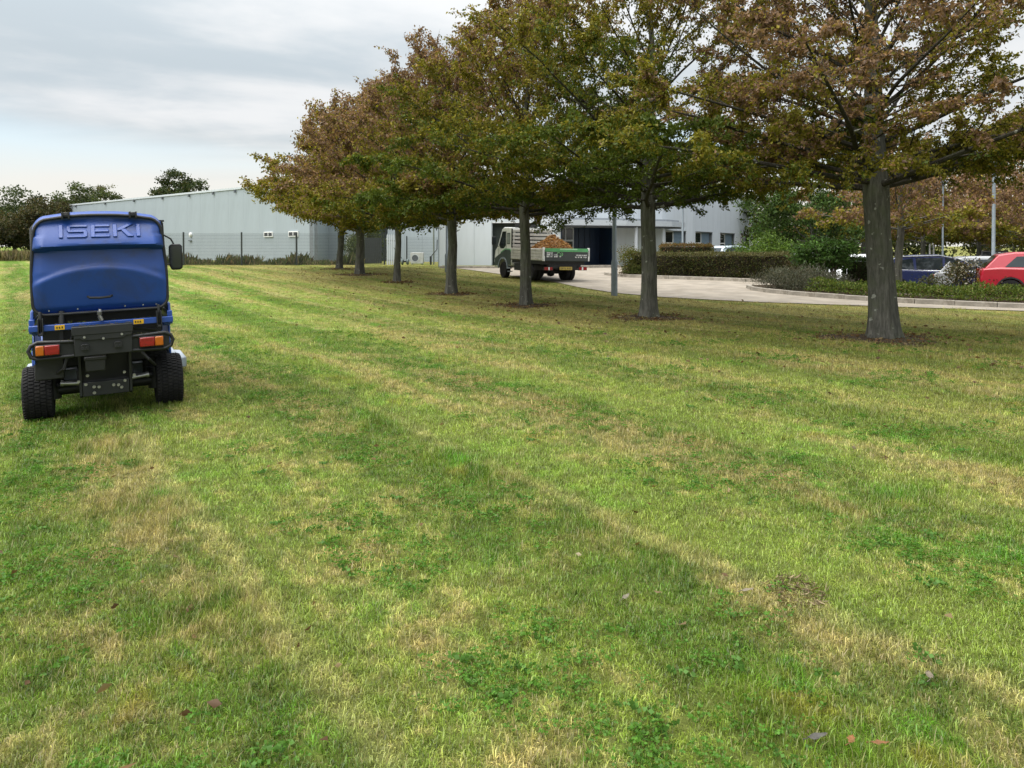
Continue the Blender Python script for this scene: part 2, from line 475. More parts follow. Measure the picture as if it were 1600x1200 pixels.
# the three planted beds and the verge in front of the offices
BED_R = [(8.05, 25.3), (7.9, 24.2), (8.2, 23.1), (9.2, 21.5), (10.4, 20.1), (12.65, 18.6), (16.7, 17.1), (25, 15.0)]
kerb(BED_R)
strip('planting_bed', BED_R[1:], [(8.3, 25.6), (9.6, 25.9), (11.6, 24.3), (13.5, 23.1), (16, 20.9), (20, 19.6), (27, 17.8)], M_SOIL, .10, 8, 50)
BED_H = [(4.1, 32.6), (4.55, 31.2), (6.0, 30.05), (7.7, 29.15), (9.2, 28.1), (10.3, 27.4), (11.1, 27.6)]
kerb(BED_H)
strip('planting_bed', BED_H[1:], [(4.8, 33.6), (6, 34.2), (9, 35.2), (12, 32.8), (11.8, 29)], M_SOIL, .10, 8, 30)
kerb([(-3.9, 39.9), (-1.5, 39.7), (1.6, 39.6), (2.5, 39.9)], h=.12)
strip('verge', [(-3.9, 40.0), (-1.5, 39.8), (1.6, 39.7), (2.5, 40.0)], [(-3.9, 42.1), (-1.5, 41.8), (1.6, 41.7), (2.5, 41.7)], M_LAWN, .11, 5, 12)
kerb([(2.6, 40.0), (4.6, 40.6), (6.2, 41.4)], h=.14)
kerb([(12.2, 24.3), (13.6, 23.5), (15.2, 22.4)], h=.14)
# ------------------------------------------------------------ warehouse and offices
M_CLAD = mat('grey_cladding', (.285, .33, .365), .45, var=.035, scale=1.2, stretch=(1, 1, .15), dirt=(.21, .245, .265), dirt_amt=.4)
M_CLADW = mat('pale_cladding', (.56, .61, .66), .42, var=.04, scale=1.5, stretch=(1, 1, .2), dirt=(.40, .43, .45), dirt_amt=.25)
M_JOINT = mat('joint_backing', (.20, .225, .245), .7)  # darker grey backing wall that shows in the gaps between cladding panels
M_TRIM = mat('pale_trim', (.46, .50, .54), .4, var=.04)
M_DKTRIM = mat('dark_grey_trim', (.09, .10, .115), .5)
M_BLUE = mat('blue_panel', (.012, .03, .075), .35, var=.1, spec=.5)
M_TEAL = mat('blue_grey_panel', (.14, .20, .26), .4)
M_REV = mat('reveal_grey', (.22, .24, .265), .5)
M_WHITE = mat('white_paint', (.72, .73, .73), .4, var=.05)
M_ROOF = mat('roof_sheet', (.30, .33, .35), .5)
def glass_mat(name, col=(.012, .016, .02), rough=.06):
    return mat(name, col, rough, var=.2, scale=1.5, spec=.6)
M_GLASS = glass_mat('dark_glass')
GX = .38


def seg_frame(a, b):
    d = Vector((b[0]-a[0], b[1]-a[1], 0)); L = d.length; d.normalize()
    n = Vector((d.y, -d.x, 0))                  # outward, to the viewer's side when walking right
    return d, n, L, math.atan2(d.y, d.x)


_pm = {}
def panels(root, a, b, z0, z1, width, mt, proud=.0, thick=.06, gap=.010, ribs=0):
    """cladding sheets between a and b, each its own piece"""
    d, n, L, ang = seg_frame(a, b); k = max(1, round(L/width)); w = L/k
    key = (round(w, 3), round(z1-z0, 3), mt.name, ribs)
    for i in range(k):
        c = Vector((a[0], a[1], 0))+d*(w*(i+.5))+n*(proud)
        if key not in _pm:
            m = MB().b2((-w/2+gap/2, -thick/2, 0), (w/2-gap/2, thick/2, z1-z0))
            if ribs:
                for r in range(ribs):
                    rx = -w/2+w*(r+.5)/ribs
                    m.prism([(rx-.035, -thick/2-.022), (rx+.035, -thick/2-.022), (rx+.06, -thick/2+.004), (rx-.06, -thick/2+.004)], 'Z', .0, z1-z0-.002)
            o = m.build('cladding_panel', mt, root); _pm[key] = o.data
        else:
            o = bpy.data.objects.new('cladding_panel', _pm[key]); COL.objects.link(o); o.parent = root
        o.location = (c.x, c.y, z0); o.rotation_euler = (0, 0, ang)


def quadwall(m, a, b, z0, z1, off, thick):
    d, n, L, ang = seg_frame(a, b); A = Vector((a[0], a[1], 0)); B = Vector((b[0], b[1], 0))
    p = [A+n*off, B+n*off, B+n*(off-thick), A+n*(off-thick)]
    m.prism([(v.x, v.y) for v in p], 'Z', z0, z1)


# --- warehouse behind the mesh fence
wh = empty('warehouse', (0, 0, 0), label='long grey metal-clad warehouse behind the mesh fence', cat='building')
WA, WB, WC, WD, WE = (-50, 84), (-14, 52.5), (-14.35, 58), (-11.4, 58), (-11.4, 62.5)
ZT = 6.1
m = MB(); quadwall(m, WB[::1], WC, .2, ZT-.05, -.05, .3)
back = MB()
quadwall(back, WA, WB, .2, ZT-.05, -.06, .25); quadwall(back, WB, WC, .2, ZT-.05, -.06, .25); quadwall(back, WC, WD, .2, ZT-.05, -.06, .25)
quadwall(back, WD, WE, .2, ZT-.05, -.06, .25); quadwall(back, WE, (-9.7, 62.5), .2, ZT-.05, -.06, .25)
quadwall(back, (-9.7, 58), (-5.4, 56), .2, ZT-.05, -.06, .25); quadwall(back, (-5.4, 56), (-4.2, 42.6), .2, ZT-.05, -.06, .25)
quadwall(back, (-9.75, 62.3), (-9.7, 58.2), .2, ZT-.05, -.06, .25)
back.build('wall', M_JOINT, wh)
for a, b, w, r in ((WA, WB, 2.4, 0), (WB, WC, 1.1, 0), (WC, WD, 1.0, 0), (WD, WE, 1.0, 0), (WE, (-9.7, 62.5), 1.0, 0), ((-9.7, 58), (-5.4, 56), 1.4, 0), ((-5.4, 56), (-4.2, 42.6), 1.2, 0)):
    panels(wh, a, b, .3, ZT, w, M_CLAD, ribs=r)
d, n, L, ang = seg_frame(WA, WB)
cap = MB(); quadwall(cap, WA, WB, ZT+.003, ZT+.16, .10, .4); quadwall(cap, WB, WC, ZT+.003, ZT+.16, .10, .4); quadwall(cap, WC, WD, ZT+.003, ZT+.16, .10, .4)
quadwall(cap, (-9.7, 58), (-5.4, 56), ZT+.003, ZT+.16, .10, .4)
cap.build('eaves_trim', M_TRIM, wh)
rf = MB(); rf.add([(-50, 84, ZT+.1), (-14, 52.6, ZT+.1), (-14.3, 58, ZT+.1), (-5, 58, ZT+.1), (-5, 84, ZT+1.0), (-20, 100, ZT+1.2), (-40, 100, ZT+.6)], [(0, 1, 2, 3, 4, 5, 6)]); rf.build('roof', M_ROOF, wh)
dn = MB().box((0, 0, 0), (.14, .12, .22)).build('roof_bracket', M_DKTRIM, wh)
for i, t in enumerate((.045, .22, .37, .5, .61, .70, .775, .84, .90, .955)):
    o = dn if i == 0 else bpy.data.objects.new('roof_bracket', dn.data)
    if i: COL.objects.link(o); o.parent = wh
    p = Vector((WA[0], WA[1], 0))+d*(L*t)+n*.14; o.location = (p.x, p.y, ZT-.14); o.rotation_euler = (0, 0, ang)
def px_on_wall(x):      # where the line of sight in column x meets the long wall
    k = (x-800)/1160.
    t = (k*WA[1]-WA[0])/((WB[0]-WA[0])-k*(WB[1]-WA[1])); return t
for t in (px_on_wall(421), px_on_wall(460)):
    p = Vector((WA[0], WA[1], 0))+d*(L*t)+n*.06
    fr = MB().b2((-.62, -.05, -.2), (.62, .03, .2)).build('window', M_WHITE, wh, loc=(p.x, p.y, 2.46), rot=(0, 0, ang))
    for s in (-.29, .29):
        MB().b2((s-.24, -.062, -.13), (s+.24, -.052, .13)).build('pane', M_GLASS, fr)
p = Vector((WA[0], WA[1], 0))+d*(L*px_on_wall(299))+n*.06
lt = MB().lathe([(.06, -.10), (.17, -.06), (.20, .02), (.20, .08)], 14, 'Y').build('wall_light', M_WHITE, wh, smooth=True, loc=(p.x, p.y-.08, 2.55), rot=(0, 0, ang))
MB().b2((-.22, -.12, -.55), (.22, 0, -.47)).build('wall_vent', M_DKTRIM, wh, loc=(p.x, p.y, 2.55), rot=(0, 0, ang))
p = (-12.75, 57.93)
MB().b2((-.16, -.06, 0), (.16, .02, 2.0)).build('door_post', M_WHITE, wh, loc=(p[0], p[1], .36))

# --- offices: curved pale facade
of = empty('office_building', (0, 0, 0), label='pale metal-clad office building with curved front and recessed windows', cat='building')
OT = 5.5
A0, B0, C0, D0 = (-4.15, 42.35), (2.75, 41.9), (5.85, 43.0), (9.1, 45.0)
bk = MB()
SH = (-1.15, 42.155)      # shutter opening
SH2 = (1.45, 41.985)
quadwall(bk, A0, SH, .2, OT-.04, -.06, .2); quadwall(bk, SH, SH2, 2.95, OT-.04, -.06, .2); quadwall(bk, SH2, B0, .2, OT-.04, -.06, .2); quadwall(bk, B0, C0, 2.75, OT-.04, -.06, .2); quadwall(bk, C0, D0, .2, OT-.04, -.06, .2)
panels(of, A0, SH, .42, OT, 1.0, M_CLADW); panels(of, SH2, B0, .42, OT, .66, M_CLADW)
panels(of, SH, SH2, 2.92, OT, 1.3, M_CLADW)
panels(of, B0, C0, 2.72, OT, 1.1, M_CLADW); panels(of, C0, D0, .42, OT, .95, M_CLADW)
# roller shutter
sd = MB(); quadwall(sd, SH, SH2, .38, 2.9, -.35, .06); sdo = sd.build('roller_shutter', mat('dark_green_shutter', (.02, .03, .028), .5), of)
d, n, L, ang = seg_frame(SH, SH2)
for i in range(16):
    MB().box((0, 0, 0), (L-.1, .03, .13)).build('slat', sdo.data.materials[0], sdo, loc=(*(Vector((SH[0], SH[1], 0))+d*(L/2)+n*-.325).to_2d(), .5+.152*i), rot=(0, 0, ang))
quadwall(bk, SH, (SH[0]+.05, SH[1]), .38, 2.9, 0, .4); quadwall(bk, (SH2[0]-.05, SH2[1]), SH2, .38, 2.9, 0, .4)
# dark blue entrance recess
lob = MB(); d, n, L, ang = seg_frame(B0, C0)
quadwall(lob, B0, C0, .36, 2.7, -1.6, .1)
sid = Vector((B0[0], B0[1], 0)); sid2 = Vector((C0[0], C0[1], 0))
lob.prism([(v.x, v.y) for v in (sid+d*.001, sid+d*.08, sid+d*.08-n*1.6, sid+d*.001-n*1.6)], 'Z', .36, 2.7)
lob.prism([(v.x, v.y) for v in (sid2-d*.08, sid2-d*.001, sid2-d*.001-n*1.6, sid2-d*.08-n*1.6)], 'Z', .36, 2.7)
lob.build('entrance_recess', M_BLUE, of)
for i in range(5):
    c = sid+d*(1.25+.37*i)-n*1.55
    MB().b2((-.17, -.03, 0), (.17, .03, 2.3)).build('cladding_panel', M_BLUE, of, loc=(c.x, c.y, .38), rot=(0, 0, ang))
dr = MB()
for x in (.05, .52, 1.0): dr.b2((x-.035, -.06, 0), (x+.035, .04, 2.3))
dr.b2((.09, -.055, 1.45), (.485, .035, 1.55)); dr.b2((.555, -.055, 1.45), (.965, .035, 1.55)); dr.b2((.09, -.055, 2.2), (.965, .035, 2.28)); dr.b2((.09, -.055, .02), (.965, .035, .1))
c = sid+d*.06-n*.7
do = dr.build('entrance_door', M_TRIM, of, loc=(c.x, c.y, .4), rot=(0, 0, ang))
for x0, x1 in ((.09, .485), (.555, .965)):
    MB().b2((x0, -.02, .1), (x1, 0, 1.45)).build('pane', M_GLASS, do); MB().b2((x0, -.02, 1.55), (x1, 0, 2.2)).build('pane', M_GLASS, do)
# canopy over the entrance with fascia and columns
can = MB().prism([(2.5, 41.75), (2.55, 40.1), (6.4, 41.5), (9.4, 43.6), (10.6, 45.4), (9.6, 45.45), (9.1, 44.9), (5.9, 42.9)], 'Z', 2.72, 3.02)
cano = can.build('canopy', M_TRIM, of)
MB().prism([(2.62, 41.75), (2.7, 40.3), (6.35, 41.65), (9.3, 43.7), (10.3, 45.2), (9.6, 45.2), (9.1, 44.8), (5.9, 42.8)], 'Z', 2.62, 2.717).build('soffit', M_DKTRIM, cano)
MB().prism([(2.45, 41.75), (2.5, 40.4), (6.3, 41.75), (9.2, 43.8), (10.2, 45.4), (9.6, 45.45), (9.1, 44.9), (5.9, 42.9)], 'Z', 3.023, 3.14).build('canopy_edge', M_REV, cano)
for x, y in ((7.05, 42.25), (8.9, 43.7)):
    MB().lathe([(.11, 0), (.11, 2.3)], 14, 'Z').build('column', M_TRIM, of, smooth=True, loc=(x, y, float(H(x, y))))
# curved windowed wing
WIN = [(9.1, 45.0), (11.65, 48.0), (14.5, 52.4), (17.7, 57.9), (20.6, 63.8), (22.6, 68.5)]
for i in range(5):
    a, b = Vector((*WIN[i], 0)), Vector((*WIN[i+1], 0)); d, n, L, ang = seg_frame(a, b)
    w0, w1 = .10*L, .78*L
    if i == 4: w0, w1 = .10*L, .62*L
    wt = 2.52
    panels(of, a, a+d*w0, .2, OT, 5, M_CLADW); panels(of, a+d*w1, b, .2, OT, 5, M_CLADW)
    panels(of, a+d*w0, a+d*w1, wt+.02, OT, 1.3, M_CLADW)
    quadwall(bk, a, a+d*w0, .2, OT-.04, -.06, .2); quadwall(bk, a+d*w1, b, .2, OT-.04, -.06, .2); quadwall(bk, a+d*w0, a+d*w1, wt+.03, OT-.04, -.06, .2)
    rv = MB(); dep = .30
    for t in (w0, w1):
        s = -.03 if t == w0 else .03
        q = [a+d*t-n*.02, a+d*(t+s)-n*.02, a+d*(t+s)-n*dep, a+d*t-n*dep]; rv.prism([(v.x, v.y) for v in q], 'Z', .1, wt)
    q = [a+d*w0-n*.02, a+d*w1-n*.02, a+d*w1-n*dep, a+d*w0-n*dep]; rv.prism([(v.x, v.y) for v in q], 'Z', wt-.03, wt+.02)
    q = [a+d*w0-n*dep, a+d*w1-n*dep, a+d*w1-n*(dep+.1), a+d*w0-n*(dep+.1)]; rv.prism([(v.x, v.y) for v in q], 'Z', .1, wt)
    rv.build('window_reveal', M_REV, of)
    ww = w1-w0; fx = ww*.50
    o0 = a+d*w0-n*(dep-.06)
    fm = MB()
    for x in (.04, fx): fm.b2((x-.04, -.05, 0), (x+.04, .05, 2.1))
    for z in (.03, .75, 1.35, 2.07): fm.b2((.08, -.045, z-.04), (fx-.04, .045, z+.04))
    fo = fm.build('window', M_WHITE, of, loc=(o0.x, o0.y, .42), rot=(0, 0, ang))
    for z0, z1 in ((.07, .71), (.79, 1.31), (1.39, 2.03)): MB().b2((.08, -.02, z0), (fx-.04, .02, z1)).build('pane', M_GLASS, fo)
    MB().b2((fx+.05, -.03, 0), (ww-.05, .03, 2.1)).build('infill_panel', M_TEAL, of, loc=(o0.x, o0.y, .42), rot=(0, 0, ang))
bk.build('wall', M_JOINT, of)
cp = MB()
for a, b in [(A0, B0), (B0, C0), (C0, D0)]+list(zip(WIN[:-1], WIN[1:])): quadwall(cp, a, b, OT+.003, OT+.10, .06, .3)
cp.build('parapet_trim', M_TRIM, of)
MB().add([(*p, OT+.02) for p in [A0, B0, C0]+WIN+[(10, 75), (-4, 70)]], [tuple(range(11))]).build('roof', M_ROOF, of)

# ------------------------------------------------------------ mesh fence, gate, service things
M_FPOST = mat('dark_fence_post', (.012, .017, .017), .5)
M_WIRE = mat('fence_wire', (.05, .06, .06), .5)
FY = 46.0
fe = empty('mesh_fence', (-19, FY, float(H(-19, FY))), label='dark welded mesh fence in front of the warehouse', cat='fence')
gz = float(H(-19, FY))
fm0 = None
for x in [-26.9, -23.85, -20.35, -16.75, -13.35, -10.75]:
    if fm0 is None:
        o = MB().b2((-.04, -.04, -.1), (.04, .04, 2.06)).build('post', M_FPOST, fe); fm0 = o.data
    else:
        o = bpy.data.objects.new('post', fm0); COL.objects.link(o); o.parent = fe
    o.location = (x+19, 0, 0)
wm = MB()
x = -26.9
while x < -7.9:
    wm.b2((x+19-.005, -.045, .03), (x+19+.005, -.040, 2.0)); x += .06
for z in np.arange(.05, 2.05, .2): wm.b2((-26.9+19, -.052, z-.003), (-7.9+19, -.046, z+.003))
o = wm.build('wire_mesh', M_WIRE, fe); o['kind'] = 'stuff'
# mesh continues to the shed corner as a lower bay
f2 = empty('mesh_fence', (-5, 49, float(H(-5, 49))), label='short mesh fence bay between the steel gate and the office corner', cat='fence')
wm = MB(); x = -1.9
while x < 1.1:
    wm.b2((x-.003, 0, .03), (x+.003, .005, 1.8)); x += .06
for z in np.arange(.05, 1.85, .2): wm.b2((-1.9, -.008, z-.003), (1.1, -.002, z+.003))
o = wm.build('wire_mesh', M_WIRE, f2); o['kind'] = 'stuff'
MB().b2((-1.98, -.03, 0), (-1.91, .03, 1.86)).build('post', M_FPOST, f2); MB().b2((1.11, -.03, 0), (1.18, .03, 1.86)).build('post', M_FPOST, f2)
# palisade gate
ga = empty('palisade_gate', (-8.05, 47.6, float(H(-8, 47.6))), label='pale steel palisade gate with pointed uprights', cat='gate')
pm = None
for i in range(5):
    if pm is None:
        o = MB().prism([(-.045, 0), (.045, 0), (.045, 1.85), (0, 2.0), (-.045, 1.85)], 'Y', -.012, .012).build('upright', M_TRIM, ga); pm = o.data
    else:
        o = bpy.data.objects.new('upright', pm); COL.objects.link(o); o.parent = ga
    o.location = (.06+.13*i, 0, 0)
MB().b2((-.02, .015, 1.5), (.66, .05, 1.58)).build('rail', M_DKTRIM, ga); MB().b2((-.02, .015, .25), (.66, .05, .33)).build('rail', M_DKTRIM, ga)
MB().b2((-.16, -.04, 0), (-.08, .04, 2.05)).build('post', M_FPOST, ga)
# dark side gate in the warehouse gap
sg = empty('timber_gate', (-9.1, 49, float(H(-9, 49))), label='dark closed boarded gate beside the bushy shrub', cat='gate')
for i in range(8):
    MB().b2((-.065, -.015, .05), (.065, .015, 1.75)).build('board', mat('dark_board', (.02, .024, .024), .8) if i == 0 else bpy.data.materials['dark_board'], sg, loc=(-.55+.14*i, 0, 0))
# air conditioning unit
ac = empty('air_conditioner', (-6.15, 48.2, float(H(-6, 48.2))), label='white outdoor air conditioning unit standing by the warehouse wall', cat='air conditioner')
MB().b2((-.42, -.18, .06), (.42, .18, .78)).build('casing', mat('casing_grey', (.42, .43, .42), .5), ac, bevel=.02)
MB().lathe([(.25, -.185), (.25, -.20), (.21, -.20), (.21, -.188)], 20, 'Y', (-.12, 0, .42), True).build('fan_ring', M_TRIM, ac)
MB().lathe([(.205, -.184), (.205, -.186)], 20, 'Y', (-.12, 0, .42)).build('fan_grille', M_DKTRIM, ac)
MB().b2((-.35, -.15, 0), (-.28, .15, .06)).b2((.28, -.15, 0), (.35, .15, .06)).build('feet', M_DKTRIM, ac)
# hand cart with ball wheels
hc = empty('hand_cart', (-6.75, 47.2, float(H(-6.75, 47.2))), label='two-wheeled hand cart with a long tilted handle on the grass edge', cat='cart')
for x in (-.22, .12):
    w = MB().lathe([(.0, -.05), (.16, -.06), (.20, -.03), (.20, .03), (.16, .06), (0, .05)], 18, 'X').build('wheel', mat('grey_rubber', (.10, .13, .13), .6) if x < 0 else bpy.data.materials['grey_rubber'], hc, smooth=True, loc=(x, 0, .2))
MB().b2((-.15, -.1, .16), (.05, .1, .26)).build('frame', M_FPOST, hc)
MB().tube([(-.1, 0, .22), (-.75, -.1, 1.1)], .02, 6).build('handle', M_FPOST, hc)
# drain pipe and leaning pole on the return wall
dp = empty('barrier_arm', (-5.2, 47.5, float(H(-5.2, 47.5))), label='dark raised barrier arm leaning beside the thin upright pole', cat='barrier')
MB().b2((-.06, -.06, 0), (.06, .06, .55)).build('stand', M_FPOST, dp)
MB().tube([(0, 0, .5), (.40, 0, 1.0), (.42, 0, 1.6)], .03, 6).build('arm', M_FPOST, dp)
up = empty('pole', (-5.08, 48.2, float(H(-5, 48.2))), label='thin dull green pole beside the leaning barrier arm', cat='pole')
MB().tube([(0, 0, 0), (0, 0, 3.6)], .045, 8).build('shaft', mat('dull_green_metal', (.13, .15, .12), .5), up)

# ------------------------------------------------------------ lamp posts
M_GALV = mat('galvanised_steel', (.20, .235, .26), .45, metal=.3, var=.1, scale=8)
def lamp(x, y, h, r, rb, hb, label, head=True, name='lamp_post', group='lamp posts', cat='lamp post'):
    l = empty(name, (x, y, float(H(x, y))), label=label, cat=cat, group=group)
    pts = [(rb, -.1), (rb, hb-.04), (rb*.9, hb), (r, hb+.05), (r*.85, h)] if hb else [(r, -.1), (r*.8, h)]
    MB().lathe(pts, 14, 'Z').build('shaft', M_GALV, l, smooth=True)
    if hb: MB().b2((-.045, -rb-.012, .35), (.045, -rb+.02, hb-.2)).build('access_door', M_GALV, l)
    if head:
        MB().lathe([(r, h+.001), (.11, h+.03), (.13, h+.12), (.24, h+.16), (.22, h+.24), (.05, h+.30)], 16, 'Z').build('lamp_head', M_DKTRIM, l, smooth=True)
    return l
lamp(3.11, 22.55, 5.0, .066, .098, 1.05, 'tall grey lamp post with thick base at the lawn edge')
lamp(9.65, 42, 5.0, .06, .09, 1.0, 'thin grey lamp post rising behind the trimmed hedge beside the canopy')
lamp(-3.07, 34.95, 5.0, .05, .095, .85, 'dark grey lamp post just left of the truck beside the fourth trunk')
lamp(19.45, 30, 5.05, .07, .10, 1.0, 'grey lamp post standing behind the red car')
lamp(23.2, 40, 5.0, .05, .08, .9, 'slim far lamp post behind the dark blue car')
for x, y, h, l in ((24.0, 46, 1.9, 'short white post behind the blue car next to the slim trunk'), (25.9, 46, 1.9, 'white post in the car park, left of the close pair'), (26.25, 46.2, 1.9, 'white post in the car park, right of the close pair'), (13.3, 34, 1.3, 'short white post between the green shrubs')):
    o = empty('marker_post', (x, y, float(H(x, y))), label=l, cat='post', group='white posts in the car park')
    MB().lathe([(.05, 0), (.05, h), (.03, h+.03)], 10, 'Z').build('shaft', M_WHITE, o, smooth=True)
# ------------------------------------------------------------ shared vehicle materials
M_TYRE = mat('tyre_rubber', (.011, .011, .012), .85, var=.25, scale=20, bmp=.2, bscale=90, spec=.3, dirt=(.04, .036, .03), dirt_amt=.3)
M_BLACK = mat('black_plastic', (.010, .011, .012), .55, var=.2, scale=9, dirt=(.03, .029, .025), dirt_amt=.25)
M_CHAR = mat('charcoal_steel', (.010, .0115, .013), .5, var=.15, scale=9, dirt=(.028, .027, .023), dirt_amt=.3)
M_STEEL = mat('bare_steel', (.36, .36, .35), .35, metal=.8)
M_MBLUE = mat('mower_blue', (.010, .055, .275), .36, var=.05, scale=3, coat=.15, dirt=(.045, .065, .17), dirt_amt=.45)
M_MBLUED = mat('mower_blue_dusty_shaded', (.010, .052, .245), .42, var=.08, scale=2, bmp=.04, bscale=60, dirt=(.022, .034, .085), dirt_amt=.9)  # dark blue blotches: dust film, with the lower panel's shade put into the colour
M_RED = mat('red_lens', (.24, .008, .010), .22, var=.08, scale=30, coat=.3)
M_AMB = mat('amber_lens', (.40, .10, .006), .22, var=.08, scale=30, coat=.3)
M_YEL = mat('yellow_sticker', (.62, .36, .01), .5)
M_GREYP = mat('deck_paint', (.30, .34, .40), .4, dirt=(.15, .17, .13), dirt_amt=.5)
M_CLEAR = glass_mat('vehicle_glass', (.022, .03, .034), .05)
M_CHROME = mat('bright_trim', (.62, .64, .66), .25, metal=.7)


def turf_tyre(root, x, y, r, w, rot_parent_name='rear_wheel', lugs=46):
    wh_ = bpy.data.objects.new(rot_parent_name, None)
    hub = MB().lathe([(.0, -w*.34), (r*.42, -w*.34), (r*.5, -w*.42), (r*.56, -w*.43), (r*.56, w*.43), (r*.5, w*.42), (r*.42, w*.34), (0, w*.34)], 28, 'X').build(rot_parent_name, M_CHAR, root, smooth=True, loc=(x, y, r-.012))
    prof = [(r*.56, -w*.43), (r*.72, -w*.5), (r*.90, -w*.48), (r*.965, -w*.38), (r*.97, 0), (r*.965, w*.38), (r*.90, w*.48), (r*.72, w*.5), (r*.56, w*.43)]
    m = MB().lathe(prof, 44, 'X', close=False)
    # chunky turf tread: interlocking blocks in five rows, the outer ones wrap the shoulder
    for k in range(lugs):
        a = 2*math.pi*k/lugs
        for j in range(5):
            off = (j % 2)*math.pi/lugs; xx = (j-2)*w*.185; aa = a+off
            rr = r*.985 if abs(j-2) < 2 else r*.965
            cx, cy, cz = xx, rr*math.sin(aa), rr*math.cos(aa)
            m.box((cx, cy, cz), (w*.155, 2*math.pi*r/lugs*.62, r*.05), (-aa, 0, 0) if abs(j-2) < 2 else (-aa, (.35 if j == 4 else -.35), 0))
    m.build('tyre', M_TYRE, hub)
    bpy.data.objects.remove(wh_)
    return hub


# ------------------------------------------------------------ the ride-on mower
MX, MY, MTH = MOW
mw = empty('ride_on_mower', (MX, MY, Z(MX, MY)-.004), MTH, 'blue ride-on mower with high-tip grass collector seen from behind', 'mower', roll=(0, R(-1.9)))
for s in (-1, 1):
    turf_tyre(mw, .555*s, 0, .252, .25)
    turf_tyre(mw, .54*s, 1.62, .33, .29, 'front_wheel', 50)
# chassis
ch = MB().b2((-.24, -.15, .26), (.24, 1.9, .44)).b2((-.36, .1, .44), (.36, 1.0, .78)).b2((-.20, -.30, .30), (.20, -.15, .62))
ch.build('chassis', M_BLACK, mw, bevel=.012)
ax = MB().tube([(-.44, 0, .25), (.44, 0, .25)], .055, 12).tube([(-.44, 0, .17), (-.44, 0, .38)], .07, 12).tube([(.44, 0, .17), (.44, 0, .38)], .07, 12)
ax.tube([(-.40, -.09, .30), (-.2, -.14, .33)], .028, 8).tube([(.40, -.09, .31), (.2, -.14, .34)], .028, 8).b2((-.17, -.08, .2), (.17, .08, .34))
ax.build('rear_axle', M_BLACK, mw, smooth=True)
for s in (-1, 1):
    MB().tube([(s*.36, -.20, .335), (s*.22, -.22, .325)], .020, 10).tube([(s*.37, -.20, .337), (s*.345, -.20, .335)], .028, 10).build('steering_ram', M_STEEL, mw, smooth=True)
# rear frame plates with tow bracket
rf_ = MB()
for s in (-1, 1): rf_.prism([(-.36, .22), (-.32, .20), (-.2, .20), (-.12, .42), (-.12, .68), (-.42, .68), (-.36, .4)], 'X', s*.205-.012, s*.205+.012)
rf_.b2((-.19, -.365, .215), (.19, -.335, .345)).b2((-.195, -.30, .35), (.195, -.29, .62))
rf_.build('rear_frame', M_CHAR, mw, bevel=.005)
bo = MB().lathe([(.0, -.012), (.013, -.012), (.015, 0)], 10, 'Y')
b0 = None
for x, z, y in ((-.165, .33, -.37), (.155, .33, -.37), (-.10, .30, -.37), (-.06, .295, -.37), (.06, .30, -.37), (.10, .295, -.37), (.125, .27, -.37), (-.10, .245, -.37), (-.15, .40, -.305), (.155, .40, -.305), (-.222, .36, -.36), (.235, .37, -.36)):
    if b0 is None: b0 = bo.build('bolt', M_STEEL, mw, smooth=True); o = b0
    else: o = b0.copy(); COL.objects.link(o)
    o.location = (x, y, z)
MB().b2((-.16, -.52, .465), (.0, -.37, .58)).b2((-.17, -.525, .565), (.01, -.36, .60)).build('socket_box', M_CHAR, mw, bevel=.008)
MB().b2((-.55, -.42, .595), (-.36, -.3, .625)).b2((-.56, -.32, .40), (-.33, -.3, .60)).build('mudguard', M_BLACK, mw, bevel=.01)
# black rear plate
pl = MB().b2((-.235, -.78, .645), (.215, -.735, .83)).b2((-.25, -.80, .83), (.225, -.70, .905))
pl.prism([(-.235, .80), (-.19, .80), (-.17, .78), (.15, .78), (.17, .80), (.215, .80), (.215, .835), (-.235, .835)], 'Y', -.795, -.785)
plo = pl.build('bumper_plate', M_CHAR, mw, bevel=.007)
for x in (-.155, .10): MB().b2((x-.028, -.815, .70), (x+.03, -.782, .745)).b2((x-.02, -.822, .742), (x+.022, -.782, .752)).b2((x-.015, -.8185, .712), (x-.004, -.8152, .728)).b2((x+.006, -.8185, .712), (x+.017, -.8152, .728)).build('socket', M_BLACK, plo, bevel=.003)
for x, z in ((-.155, .812), (-.01, .79), (.135, .815)): o = b0.copy(); COL.objects.link(o); o.parent = plo; o.location = (x, -.80, z); o.scale = (.75, 1, .75)
